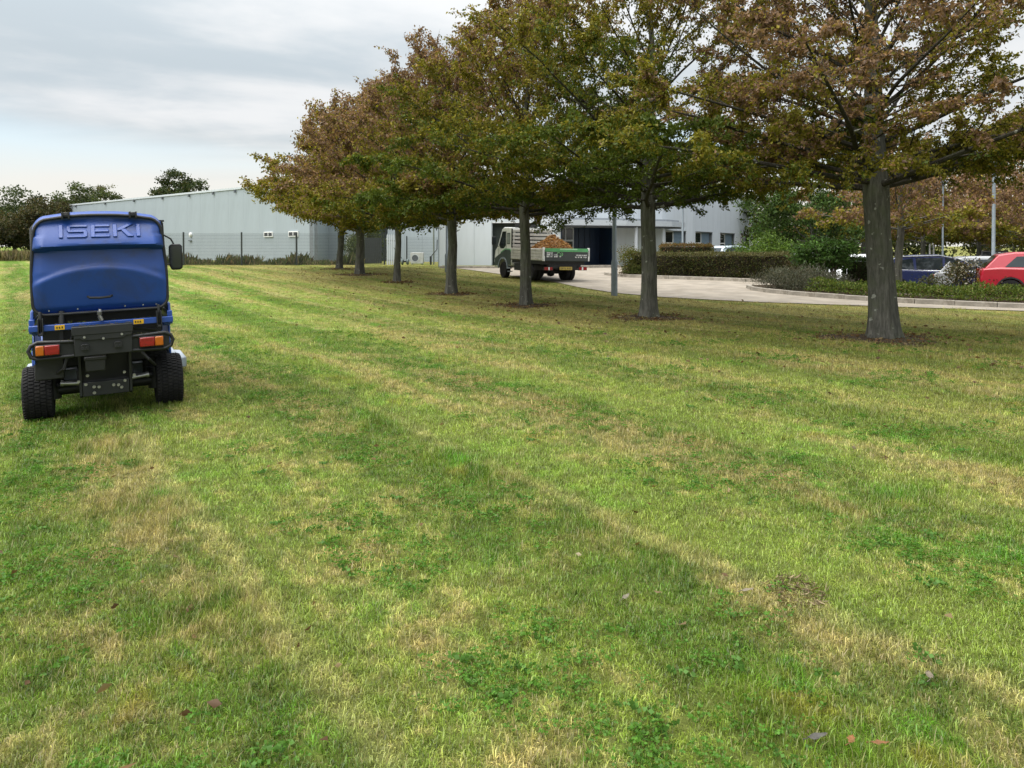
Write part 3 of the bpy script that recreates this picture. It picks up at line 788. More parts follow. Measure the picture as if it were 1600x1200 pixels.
# light bars: rounded loops either side
for s in (-1, 1):
    xo, xi = (.555, .22) if s > 0 else (-.575, -.24)
    loop = [(xi, -.72, .775), (xo-s*.07, -.72, .79), (xo-s*.02, -.72, .765), (xo, -.715, .72), (xo-s*.02, -.72, .665), (xo-s*.07, -.72, .645), (xi, -.72, .65)]
    hb = MB().tube(loop, .016, 10).b2((min(xi, xo-s*.03), -.712, .66), (max(xi, xo-s*.03), -.70, .78)).build('light_bar', M_CHAR, mw, smooth=True)
    x0, x1 = ((-.52, -.345) if s < 0 else (.275, .47))
    tl = MB().b2((x0-.006, -.745, .672), (x1+.006, -.705, .768)).build('tail_light', M_BLACK, mw, bevel=.006)
    xm = x0+(x1-x0)*(.36 if s < 0 else .64)
    rr_, aa_ = ((xm+.002, x1), (x0, xm-.002)) if s < 0 else ((x0, xm-.002), (xm+.002, x1))
    lens = MB().b2((rr_[0], -.768, .678), (rr_[1], -.742, .762))
    lens.build('red_lens', M_RED, tl, bevel=.008)
    MB().b2((aa_[0], -.768, .678), (aa_[1], -.742, .762)).build('amber_lens', M_AMB, tl, bevel=.008)
    MB().b2((rr_[0]+.012, -.7695, .70), (rr_[1]-.012, -.7682, .704)).b2((rr_[0]+.012, -.7695, .735), (rr_[1]-.012, -.7682, .739)).build('lens_rib', M_RED, tl)
# blue carrier beam with stickers, latches
bm_ = MB().b2((-.575, -.57, .865), (.575, -.51, .92)).b2((-.575, -.51, .845), (-.53, .3, .97)).b2((.53, -.51, .845), (.575, .3, .97))
bm_.prism([(-.51, .92), (-.45, 1.04), (.3, 1.06), (.3, .97), (-.51, .90)], 'X', -.565, -.54).prism([(-.51, .92), (-.45, 1.04), (.3, 1.06), (.3, .97), (-.51, .90)], 'X', .54, .565)
bmo = bm_.build('carrier_beam', M_MBLUE, mw, bevel=.006)
for x0, x1 in ((-.38, -.305), (.24, .325)):
    MB().b2((x0, -.576, .872), (x1, -.572, .914)).build('sticker', M_YEL, bmo)
    for q in range(3): MB().b2((x0+.012+.02*q, -.579, .885), (x0+.022+.02*q, -.5765, .901)).build('sticker_print', M_BLACK, bmo)
for x in (-.485, .455):
    MB().b2((x-.022, -.60, .83), (x-.012, -.50, .98)).b2((x+.012, -.60, .83), (x+.022, -.50, .98)).b2((x-.022, -.60, .83), (x+.022, -.585, .85)).tube([(x, -.57, .86), (x, -.56, 1.04)], .013, 8).build('latch', M_BLACK, mw, bevel=.003)
MB().tube([(-.33, -.52, .92), (-.325, -.50, 1.03)], .024, 10).b2((-.35, -.53, .68), (-.32, -.50, .9)).build('lift_ram', M_CHAR, mw, smooth=True)
MB().tube([(-.025, -.575, 1.03), (-.03, -.59, .97)], .012, 8).tube([(-.03, -.59, .97), (-.015, -.585, .93)], .018, 8).tube([(-.03, -.59, .985), (-.03, -.60, 1.015)], .02, 8).build('lock_lever', M_STEEL, mw, smooth=True)
MB().b2((-.50, -.30, .90), (.50, .6, .985)).build('collector_floor', M_BLACK, mw)
MB().b2((-.48, -.46, .66), (.48, -.43, .865)).build('radiator_screen', M_BLACK, mw)
hs = MB().tube([(-.46, -.45, .76), (-.3, -.5, .70), (-.25, -.48, .80), (.1, -.47, .86), (.42, -.48, .80), (.50, -.42, .72)], .016, 8).tube([(.28, -.42, .62), (.36, -.45, .52), (.42, -.30, .44)], .014, 8).tube([(-.3, -.40, .60), (-.33, -.42, .5), (-.42, -.25, .42)], .014, 8)
hs.build('hydraulic_hose', M_BLACK, mw, smooth=True)
# fenders
for s in (-1, 1):
    fd = MB()
    pr_ = [(s*.40, 0), (s*.58, 0), (s*.60, -.03), (s*.60, -.22), (s*.57, -.22), (s*.57, -.04), (s*.40, -.03)]
    fd.b2((s*.42, .32, .60), (s*.62, 1.2, .66)).b2((s*.60, .32, .42), (s*.62, 1.2, .60)).b2((s*.5, -.40, .82), (s*.565, .3, .87)).b2((s*.545, -.35, .55), (s*.565, .35, .82))
    fd.build('fender', M_MBLUE, mw, bevel=.02)
# collector shell behind the door
def hw(z): return .543-.055*max(0, (z-1.30)/.6)**1.6-.035*max(0, (1.12-z)/.12)**2
def ztop(x): return 1.885-.075*(abs(x)/.52)**2.6
def outline(scale=1.0, n=10):
    """closed rounded-trapezoid rim of the rear door (x, z), counter-clockwise from bottom left"""
    pts = []
    for i in range(n+1): pts.append((-.44+.88*i/n, 1.005))
    for i in range(1, 7):
        a = -math.pi/2+math.pi/2*i/6; pts.append((.44+.10*math.cos(a), 1.105+.10*math.sin(a)))
    for i in range(1, 9): z = 1.105+(1.70-1.105)*i/8; pts.append((hw(z)-.003, z))
    c0 = hw(1.70)
    for i in range(1, 7):
        a = math.pi/2*i/6; pts.append((c0-.12+.12*math.cos(a), 1.70+(ztop(.38)-1.70)*math.sin(a)))
    for i in range(1, n): x = (c0-.12)*(1-2*i/n); pts.append((x, ztop(x)))
    for i in range(6, -1, -1):
        a = math.pi/2*i/6; pts.append((-(c0-.12+.12*math.cos(a)), 1.70+(ztop(.38)-1.70)*math.sin(a)))
    for i in range(8, 0, -1): z = 1.105+(1.70-1.105)*(i-1)/8; pts.append((-hw(z)+.003, z))
    for i in range(6, 0, -1):
        a = -math.pi/2+math.pi/2*i/6; pts.append((-(.44+.10*math.cos(a)), 1.105+.10*math.sin(a)))
    out = []
    for p_ in pts:
        if not out or (abs(p_[0]-out[-1][0])+abs(p_[1]-out[-1][1])) > .004: out.append((p_[0]*scale, 1.45+(p_[1]-1.45)*scale))
    return out
RIM = outline()
shell = MB(); n_ = len(RIM)
rows = [(-.50, 1.012), (-.44, 1.022), (.10, 1.01), (.45, .97), (.62, .90)]
vs = []
for y, sc in rows:
    for (x, z) in RIM: vs.append((x*sc, y, 1.45+(z-1.45)*sc+(.028 if -.45 < y < .3 else 0)))
fs = [(i*n_+k, i*n_+(k+1) % n_, (i+1)*n_+(k+1) % n_, (i+1)*n_+k) for i in range(len(rows)-1) for k in range(n_)]
fs.append(tuple((len(rows)-1)*n_+k for k in range(n_)))
shell.add(vs, fs).build('collector', M_MBLUE, mw, smooth=True)
sl = MB().tube([(x, -.515, z) for x, z in RIM]+[(RIM[0][0], -.515, RIM[0][1])], .013, 8, False).build('door_seal', M_BLACK, mw, smooth=True)
# rear door: bulged grid trimmed to the rim
def ydoor(x, z):
    e = max(0, 1-abs(x)/.56); ed = min(1, (1-min(1, abs(x)/(hw(max(1.0, min(z, 1.88))) if z < 1.7 else .50)))*7)
    ez = min(1, max(0, (ztop(min(.5, abs(x)))-z))/.05)
    ed = math.sqrt(max(0, min(ed, 1)))*math.sqrt(ez) if ez < 1 else math.sqrt(max(0, ed))
    lip = 1.615-.015*(x/.5)**2
    if z > lip:
        t = (z-lip)/.27; y = -.630+.185*t**1.25
    elif z > lip-.045:
        t = (lip-z)/.045; t = t*t*(3-2*t); y = -.625+.11*t
    else:
        y = -.515-.012*math.cos(min(1, (lip-.045-z)/.2)*math.pi)*0
        arc = 1.435-.13*(x/.5)**2
        t = max(0, min(1, (arc+.02-z)/.05)); t = t*t*(3-2*t)
        y = -.515-.035*min(1, max(0, (lip-.045-z)/.18))-.022*t+.09*max(0, (arc-z-.03))/.4
        if z < 1.07: y += .05*((1.07-z)/.07)**1.5
    base = -.505
    return base+(y-base)*max(0.0, min(1, ed))
rows_ = []; NZ = 64; NX = 60
vs = []; 
def half_at(z):
    # half width of the rim at height z
    best = 0
    for (x0, z0), (x1, z1) in zip(RIM, RIM[1:]+RIM[:1]):
        if (z0-z)*(z1-z) <= 0 and abs(z1-z0) > 1e-6: best = max(best, x0+(x1-x0)*(z-z0)/(z1-z0))
    return best
for i in range(NZ+1):
    t = i/NZ; z = 1.006+(1.8835-1.006)*t
    w_ = max(half_at(min(max(z, 1.007), 1.882)), .02)
    for k in range(NX+1):
        x = w_*math.sin(math.pi/2*(2*k/NX-1)*.985)/math.sin(math.pi/2*.985); vs.append((x, ydoor(x, z), z))
fs = [(i*(NX+1)+k, i*(NX+1)+k+1, (i+1)*(NX+1)+k+1, (i+1)*(NX+1)+k) for i in range(NZ) for k in range(NX)]
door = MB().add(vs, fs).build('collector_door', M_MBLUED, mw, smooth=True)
# raised maker's lettering on the top panel
def letter(strokes):
    m = MB()
    for poly in strokes:
        y0 = [ydoor(x, z)-.015 for x, z in poly]; y1 = [ydoor(x, z)+.012 for x, z in poly]; k = len(poly)
        m.add([(x, y, z) for (x, z), y in zip(poly, y0)]+[(x, y, z) for (x, z), y in zip(poly, y1)], [tuple(range(k)), tuple(reversed(range(k, 2*k)))]+[(i, (i+1) % k, k+(i+1) % k, k+i) for i in range(k)])
    return m.build('letter', M_MBLUE, door, bevel=.004)
def rect(x0, x1, z0, z1): return [(x0, z0), ((x0+x1)/2, z0), (x1, z0), (x1, z1), ((x0+x1)/2, z1), (x0, z1)]
zb, zt = 1.685, 1.80; zm = (zb+zt)/2; th_ = .021
X0 = -.318
letter([rect(X0, X0+.034, zb, zt)])
a, b = X0+.062, X0+.222
letter([rect(a+.012, b, zt-th_, zt), rect(a, a+.03, zm+.002, zt-.006), rect(a+.008, b-.008, zm-th_/2, zm+th_/2), rect(b-.03, b, zb+.006, zm-.002), rect(a, b-.012, zb, zb+th_)])
a, b = X0+.248, X0+.400
letter([rect(a, a+.034, zb, zt), rect(a+.032, b, zt-th_, zt), rect(a+.032, b-.008, zm-th_/2, zm+th_/2), rect(a+.032, b, zb, zb+th_)])
a, b = X0+.424, X0+.590
letter([rect(a, a+.034, zb, zt), [(a+.036, zm-.004), (a+.072, zm+.004), (b, zt), (b-.052, zt), (a+.036, zm+.018)], [(a+.066, zm+.004), (a+.10, zm+.016), (b+.004, zb), (b-.05, zb)]])
letter([rect(X0+.614, X0+.648, zb, zt)])
# door handle and hinges
MB().tube([(-.115, -.565, 1.15), (-.10, -.605, 1.142), (-.02, -.615, 1.137), (.06, -.605, 1.142), (.075, -.565, 1.15)], .011, 8).build('handle', M_BLACK, door, smooth=True)
for x in (-.26, .275):
    hg = MB().b2((x-.032, -.56, 1.872), (x+.032, -.44, 1.892)).b2((x-.032, -.575, 1.85), (x-.018, -.44, 1.912)).b2((x+.018, -.575, 1.85), (x+.032, -.44, 1.912)).tube([(x-.034, -.52, 1.90), (x+.034, -.52, 1.90)], .010, 8)
    hg.build('hinge', M_BLACK, mw, bevel=.003)
for x in (-.42, -.2, .18, .33, .44): 
    o = b0.copy(); COL.objects.link(o); o.parent = door; o.location = (x, ydoor(x, 1.04)-.002, 1.04); o.scale = (.45, .5, .45); o.data = b0.data
# operator station, hidden from behind but there
MB().b2((-.50, 1.25, .58), (.50, 2.05, .63)).build('footplate', M_CHAR, mw)
MB().b2((-.42, .62, .60), (.42, 1.25, .95)).build('engine_cover', M_MBLUE, mw, bevel=.03)
MB().b2((-.24, .85, .98), (.24, 1.28, 1.06)).prism([(.72, 1.0), (.86, 1.0), (.80, 1.5), (.70, 1.5)], 'X', -.24, .24).build('seat', M_BLACK, mw, bevel=.03)
MB().tube([(0, 1.9, .63), (0, 1.72, 1.15)], .03, 10).lathe([(.17, -.012), (.185, 0), (.17, .012), (.16, 0)], 24, 'Z', (0, 1.72, 1.16), True).build('steering_column', M_BLACK, mw, smooth=True)
rp = MB().tube([(-.585, .72, .6), (-.585, .72, 1.80), (-.53, .72, 1.87), (.53, .72, 1.87), (.585, .72, 1.80), (.585, .72, .6)], .028, 10)
rp.build('roll_bar', M_BLACK, mw, smooth=True)
# cab side frame showing past the right edge, with mirror
cf = MB().tube([(.60, .80, .62), (.625, .80, 1.35), (.615, .80, 1.83)], .016, 8).tube([(.60, 1.95, .62), (.625, 1.9, 1.35), (.60, 1.62, 1.86)], .016, 8).tube([(.615, .80, 1.83), (.60, 1.62, 1.86)], .016, 8)
cf.b2((.585, .80, 1.85), (.64, 1.6, 1.87))
cf.build('cab_frame', M_BLACK, mw, smooth=True)
rfp = MB().b2((-.52, .70, 1.82), (.60, 1.75, 1.86)).build('cab_roof', M_MBLUE, mw, bevel=.018)
MB().tube([(.615, .95, 1.72), (.72, 1.05, 1.66), (.76, 1.08, 1.58)], .009, 8).tube([(.615, .95, 1.35), (.70, 1.03, 1.38)], .009, 8).build('mirror_arm', M_BLACK, mw, smooth=True)
mi = MB().prism([(-.055, -.09), (-.035, -.14), (.035, -.14), (.055, -.12), (.055, .11), (.04, .135), (-.035, .135), (-.055, .11)], 'Y', -.02, .03).build('mirror', M_BLACK, mw, bevel=.012, loc=(.765, 1.06, 1.455), rot=(0, 0, -.1)); mi.scale = (1.28, 1, 1.08)
MB().prism([(-.043, -.085), (-.03, -.12), (.03, -.12), (.043, -.10), (.043, .095), (.032, .115), (-.03, .115), (-.043, .095)], 'Y', -.026, -.021).build('mirror_glass', mat('mirror_glass', (.03, .035, .04), .08, metal=.2, spec=.7), mi)
# dried clippings caught on the beam, bumper and guards
rgk = np.random.default_rng(15); kp = []
for x0, x1, y0, y1, z, k in ((-.55, .55, -.565, -.515, .922, 90), (-.24, .22, -.79, -.71, .907, 60), (-.55, .55, -.73, -.71, .792, 50), (-.55, -.36, -.42, -.3, .627, 45), (-.17, .0, -.52, -.37, .602, 25), (-.2, .2, -.3, -.16, .63, 40)):
    kp.append(np.stack([rgk.uniform(x0, x1, k), rgk.uniform(y0, y1, k), np.full(k, z)+rgk.uniform(0, .006, k)], 1))
kp = np.concatenate(kp); k = len(kp)
lv = leaves('grass_clippings', kp, rgk.uniform(.012, .035, k), .004, rgk.normal(size=(k, 3))*np.array([1, 1, .25]), pick_cols(rgk, k, [(.10, .12, .03), (.16, .13, .06), (.07, .09, .02)], [3, 3, 2]), mw, 5); lv['kind'] = 'stuff'
# front deck
dk = MB().prism([(-.80, 1.72), (-.72, 1.62), (.72, 1.62), (.90, 1.74), (.90, 2.45), (.55, 2.72), (-.55, 2.72), (-.80, 2.45)], 'Z', .075, .20)
dk.prism([(-.70, 1.80), (.80, 1.80), (.80, 2.4), (.5, 2.6), (-.5, 2.6), (-.70, 2.4)], 'Z', .20, .25)
dk.build('mower_deck', M_GREYP, mw, bevel=.015)
MB().tube([(-.2, 1.2, .40), (-.3, 2.0, .30)], .03, 8).tube([(.2, 1.2, .40), (.3, 2.0, .30)], .03, 8).build('deck_arm', M_CHAR, mw)

# ------------------------------------------------------------ the tipper truck
def road_wheel(root, name, x, y, r, w, axis='X', spokes=5, z=None, nseg=28, rimmat=None):
    hub = MB().lathe([(0, -w*.30), (r*.30, -w*.32), (r*.34, -w*.2), (r*.58, -w*.26), (r*.64, -w*.46), (r*.64, w*.46), (r*.58, w*.26), (r*.34, w*.2), (r*.30, w*.32), (0, w*.30)], nseg, axis).build('rim' if False else name, rimmat or M_GALV, root, smooth=True, loc=(x, y, r if z is None else z))
    MB().lathe([(r*.64, -w*.46), (r*.80, -w*.5), (r*.95, -w*.46), (r, -w*.36), (r, w*.36), (r*.95, w*.46), (r*.80, w*.5), (r*.64, w*.46)], nseg, axis).build('tyre', M_TYRE, hub, smooth=True)
    for k in range(spokes):
        a = 2*math.pi*k/spokes
        for s in (-1, 1):
            p = (math.cos(a)*r*.46, math.sin(a)*r*.46)
            c = (s*w*.30, p[0], p[1]) if axis == 'X' else (p[0], s*w*.30, p[1])
            d_ = (w*.06, r*.3, r*.09) if axis == 'X' else (r*.3, w*.06, r*.09)
            MB().box((0, 0, 0), d_).build('spoke', rimmat or M_GALV, hub, loc=c, rot=((a, 0, 0) if axis == 'X' else (0, -a, 0)))
    return hub
M_TWHITE = mat('truck_silver_white', (.74, .76, .73), .35, var=.04, coat=.2, dirt=(.42, .43, .39), dirt_amt=.3)
M_TGREEN = mat('truck_dark_green', (.018, .036, .030), .4, var=.1, coat=.1, dirt=(.05, .06, .05), dirt_amt=.4)
M_LGREEN = mat('light_green_vinyl', (.09, .33, .13), .5, var=.15, scale=4)
M_ALU = mat('ribbed_aluminium', (.50, .49, .45), .45, metal=.25, var=.12, scale=5, dirt=(.24, .22, .18), dirt_amt=.5)
TX, TY, TTH = 1.5, 29.0, R(26)
tz = float(H(TX, TY))+.015
tk = empty('tipper_truck', (TX, TY, tz), TTH, 'white and green tipper truck loaded with woodchip on the driveway', 'truck', roll=(R(.5), R(.8)))
RY0, BL = -1.2, 2.8
MB().b2((-.40, -1.0, .50), (-.28, 3.6, .66)).b2((.28, -1.0, .50), (.40, 3.6, .66)).b2((-.9, -1.05, .66), (.9, 1.6, .78)).b2((-.85, .6, .36), (-.55, 1.5, .64)).b2((.55, .6, .36), (.85, 1.5, .64)).b2((-.7, -1.1, .52), (.7, -1.0, .66)).build('chassis', M_BLACK, tk)
for s in (-1, 1):
    for q in (.62, .84): road_wheel(tk, 'rear_wheel', s*q, 0, .335, .20, spokes=0)
    road_wheel(tk, 'front_wheel', s*.80, 2.45, .335, .21, spokes=5)
    MB().b2((s*.55, -.46, .42), (s*.95, -.44, .62)).build('mud_flap', M_BLACK, tk)
MB().tube([(-.8, 0, .335), (.8, 0, .335)], .07, 10).lathe([(.02, -.14), (.15, -.1), (.17, 0), (.15, .1), (.02, .14)], 14, 'X', (0, 0, .33)).build('rear_axle', M_BLACK, tk)
MB().b2((-.96, RY0, .78), (.96, RY0+BL, .82)).build('load_bed', M_TGREEN, tk)
# drop sides of four planks
for s in (-1, 1):
    ds = MB().b2((s*.945, RY0+.05, .80), (s*.965, RY0+BL-.03, 1.26)).build('drop_side', M_ALU, tk)
    for k in range(4):
        z = .815+.112*k; MB().b2((s*.966, RY0+.08, z), (s*.992, RY0+BL-.06, z+.095)).build('plank', M_ALU, ds, bevel=.012)
    MB().b2((s*.94, RY0-.05, .79), (s*1.0, RY0+.05, 1.29)).build('corner_post', M_WHITE, tk, bevel=.01)
    MB().b2((s*.945, RY0-.056, .98), (s*.965, RY0-.052, 1.2)).build('post_slot', M_BLACK, tk)
tb = MB().b2((-.93, RY0-.04, .80), (.93, RY0, 1.14)).build('tailboard', mat('dark_tailboard', (.035, .042, .042), .5), tk, bevel=.006)
MB().b2((-.93, RY0-.046, 1.143), (.93, RY0+.003, 1.27)).build('top_band', M_LGREEN, tb)
MB().b2((-.3, RY0-.050, 1.215), (.45, RY0-.047, 1.258)).build('band_streak', mat('pale_green_vinyl', (.32, .55, .36), .5), tb)
# lettering too small to read in the photograph: rows of pale glyph strokes
gm = MB(); rr = random.Random(9)
def glyph_row(x0, x1, z, h):
    x = x0
    while x < x1:
        w = h*rr.uniform(.5, .8); y = RY0-.0435
        if rr.random() < .88:
            gm.b2((x, y-.002, z), (x+w*.28, y, z+h)); 
            if rr.random() < .7: gm.b2((x+w*.3, y-.002, z+h*rr.choice((0, .4, .78))), (x+w, y, z+h*rr.choice((.22, .6, 1.0))))
            if rr.random() < .6: gm.b2((x+w*.74, y-.0022, z+.001), (x+w, y+.0002, z+h-.001))
        x += w*1.18
glyph_row(-.86, -.60, 1.07, .050); glyph_row(-.86, -.42, 1.005, .050); glyph_row(-.86, -.28, .935, .056)
glyph_row(.40, .86, .99, .048); glyph_row(.36, .86, .915, .048)
gm.build('lettering', M_WHITE, tb)
lg = MB()
for cx, cz, r_, a0, a1 in ((-.36, 1.075, .045, .3, 3.6), (-.30, 1.03, .05, -2.4, 1.2), (-.24, 1.05, .06, -1.2, 1.4)):
    lg.tube([(cx+r_*math.cos(a0+(a1-a0)*k/9), RY0-.044, cz+r_*math.sin(a0+(a1-a0)*k/9)) for k in range(10)], .009, 5)
lg.build('emblem', mat('emblem_green', (.22, .55, .22), .5), tb)
# headboard slats
hbd = MB().b2((-.94, RY0+BL-.02, .82), (-.88, RY0+BL+.03, 2.02)).b2((.88, RY0+BL-.02, .82), (.94, RY0+BL+.03, 2.02)).b2((-.03, RY0+BL-.02, .82), (.03, RY0+BL+.03, 2.02)).build('headboard', M_BLACK, tk)
for k in range(5): MB().b2((-.90, RY0+BL-.035, 1.30+.15*k), (.90, RY0+BL-.021, 1.40+.15*k)).build('slat', M_ALU, hbd, bevel=.004)
MB().b2((-.94, RY0+BL-.03, 2.021), (.94, RY0+BL+.04, 2.06)).build('top_rail', M_WHITE, hbd)
MB().b2((-.7, RY0+BL+.1, 2.13), (.7, RY0+BL+.22, 2.20)).b2((-.55, RY0+BL+.13, 2.06), (-.5, RY0+BL+.19, 2.13)).b2((.5, RY0+BL+.13, 2.06), (.55, RY0+BL+.19, 2.13)).build('beacon_bar', M_BLACK, tk, bevel=.01)
# cab
CY = RY0+BL+.08
prof = [(CY, .50), (CY, 2.0), (CY+.06, 2.10), (CY+.85, 2.12), (CY+1.05, 2.02), (CY+1.42, 1.30), (CY+1.66, 1.12), (CY+1.72, .62), (CY+1.66, .42), (CY+1.22, .42), (CY+1.16, .62), (CY+1.0, .75), (CY+.70, .75), (CY+.54, .62), (CY+.48, .50)]
# front wheel centre 2.45 -> arch
prof = [(CY, .52), (CY, 2.0), (CY+.06, 2.08), (CY+.72, 2.10), (CY+.92, 2.02), (CY+1.34, 1.30), (CY+1.56, 1.14), (CY+1.66, .70), (CY+1.62, .42), (CY+1.20, .42), (CY+1.15, .60), (CY+1.0, .74), (CY+.80, .77), (CY+.58, .74), (CY+.43, .60), (CY+.36, .52)]
cb = MB().prism(prof, 'X', -.90, .90).build('cab', M_TWHITE, tk, bevel=.045, seg=3)
for s in (-1, 1):
    lowp = [(CY+.02, .55), (CY+.02, 1.06), (CY+.10, 1.16), (CY+.55, 1.17), (CY+1.0, 1.02), (CY+1.58, .80), (CY+1.60, .50), (CY+1.24, .50), (CY+1.17, .66), (CY+1.0, .79), (CY+.79, .82), (CY+.58, .79), (CY+.42, .64), (CY+.34, .55)]
    x0 = s*.902
    MB().prism(lowp, 'X', x0, x0+s*.006).build('side_panel', M_TGREEN, cb)
    MB().prism([(CY+.03, 1.07), (CY+.10, 1.165), (CY+.55, 1.175), (CY+1.0, 1.025), (CY+1.0, 1.065), (CY+.56, 1.22), (CY+.09, 1.21), (CY+.03, 1.12)], 'X', x0+s*.001, x0+s*.008).build('stripe', M_LGREEN, cb)
    dw = [(CY+.52, 1.34), (CY+.52, 1.92), (CY+.84, 1.92), (CY+1.16, 1.36), (CY+1.02, 1.22), (CY+.72, 1.22)]
    MB().prism(dw, 'X', x0, x0+s*.008).build('window', M_CLEAR, cb)
    MB().prism([(CY+.12, 1.40), (CY+.12, 1.86), (CY+.40, 1.86), (CY+.40, 1.40)], 'X', x0, x0+s*.007).build('window_surround', M_BLACK, cb)
    MB().prism([(CY+.15, 1.43), (CY+.15, 1.83), (CY+.37, 1.83), (CY+.37, 1.43)], 'X', x0+s*.004, x0+s*.009).build('window', mat('pale_glass', (.25, .29, .27), .1, spec=.6), cb)
    for yy in (CY+.46, CY+1.2): MB().b2((x0-.002, yy-.004, .62), (x0+s*.0085, yy+.004, 1.95 if yy < CY+1 else 1.2)).build('door_gap', M_BLACK, cb)
    MB().b2((x0, CY+.50, 1.10), (x0+s*.02, CY+.62, 1.13)).build('door_handle', M_BLACK, cb)
    arch = [(.335+.46*0, 0)]
    am = MB(); yc = 2.45
    for k in range(9):
        a = math.pi*k/8; a2 = math.pi*(k+1)/8
        if k == 8: break
        r1, r2 = .40, .47
        am.prism([(yc+r1*math.cos(a), .40+r1*math.sin(a)), (yc+r2*math.cos(a), .40+r2*math.sin(a)), (yc+r2*math.cos(a2), .40+r2*math.sin(a2)), (yc+r1*math.cos(a2), .40+r1*math.sin(a2))], 'X', s*.88, s*.925)
    am.build('wheel_arch', M_GALV, tk)
    MB().b2((s*.84, CY+.06, .40), (s*.92, CY+.36, .47)).b2((s*.80, CY+.06, .27), (s*.90, CY+.34, .31)).build('step', M_GALV, tk)
    ma = MB().tube([(s*.9, CY+1.18, 1.30), (s*1.1, CY+1.24, 1.34), (s*1.1, CY+1.24, 1.62)], .014, 6).build('mirror_arm', M_BLACK, tk)
    mr = MB().b2((s*1.02, CY+1.2, 1.36), (s*1.2, CY+1.28, 1.70)).build('mirror', M_BLACK, tk, bevel=.025)
    MB().b2((s*1.035, CY+1.195, 1.38), (s*1.185, CY+1.199, 1.68)).build('mirror_glass', M_CLEAR, mr)
    tl = MB().b2((s*.93 if s > 0 else -.93, RY0+.02, .44), (s*.55, RY0+.08, .58)).build('tail_light', M_BLACK, tk, bevel=.008)
    MB().b2((s*.92, RY0+.005, .455), (s*.76, RY0+.022, .565)).build('red_lens', M_RED, tl); MB().b2((s*.755, RY0+.005, .455), (s*.70, RY0+.022, .565)).build('clear_lens', M_WHITE, tl); MB().b2((s*.695, RY0+.005, .455), (s*.58, RY0+.022, .565)).build('red_lens', M_RED, tl)
MB().prism([(-.78, 1.32), (.78, 1.32), (.72, 1.98), (-.72, 1.98)], 'Y', 0, .004).build('rear_window', M_CLEAR, cb, loc=(0, CY-.012, 0))
MB().add([(-.80, CY+1.375, 1.30), (.80, CY+1.375, 1.30), (.74, CY+.975, 2.0), (-.74, CY+.975, 2.0)], [(0, 1, 2, 3)]).build('windscreen', M_CLEAR, cb)
npl = MB().b2((-.27, RY0+.01, .46), (.27, RY0+.025, .575)).build('number_plate', mat('yellow_plate', (.45, .34, .07), .5), tk)
g2 = MB()
for k, x in enumerate((-.21, -.145, -.08, -.015, .075, .14, .205)):
    g2.b2((x-.02, RY0+.006, .48), (x-.008, RY0+.0095, .555)).b2((x+.008, RY0+.006, .48), (x+.02, RY0+.0095, .555))
    g2.b2((x-.008, RY0+.0062, (.48, .51, .545)[k % 3]), (x+.008, RY0+.0093, (.49, .525, .555)[k % 3]))
g2.build('plate_characters', M_BLACK, npl)
# woodchip heap in the bed
rgc = np.random.default_rng(41); n = 5200
def heap(x, y):
    return .82+np.maximum(0, (1.02-np.abs(x-.12)*.62-np.abs(y-.1)*.42))*.95*np.clip((1.6-np.abs(y-.2))/.5, 0, 1)
x = rgc.uniform(-.92, .92, n); y = rgc.uniform(-1.1, 1.5, n)
hz_ = np.minimum(heap(x, y), 1.86)+.03*np.sin(x*9)*np.sin(y*8)
hb = MB(); gx = np.linspace(-.93, .93, 22); gy = np.linspace(-1.15, 1.53, 26)
vs = [(a_, b_, float(min(heap(a_, b_), 1.86))-.02) for b_ in gy for a_ in gx]
fs = [(j*22+i, j*22+i+1, (j+1)*22+i+1, (j+1)*22+i) for j in range(25) for i in range(21)]
wc = empty('woodchip_heap', (TX, TY, tz), TTH, 'heap of orange-brown woodchip and leaves piled in the truck bed', 'woodchip', roll=(R(.5), R(.8)))
hb.add(vs, fs).build('heap', mat('woodchip_core', (.16, .085, .035), .9, var=.4, scale=14, bmp=.8, bscale=25), wc)
lv = leaves('chips', np.stack([x, y, hz_], 1), rgc.uniform(.05, .13, n), .045, rgc.normal(size=(n, 3))*np.array([1, 1, .5]), pick_cols(rgc, n, [(.26, .125, .045), (.34, .19, .08), (.16, .075, .03), (.40, .27, .14)], [3, 3, 2, 1]), wc, 8); lv['kind'] = 'stuff'

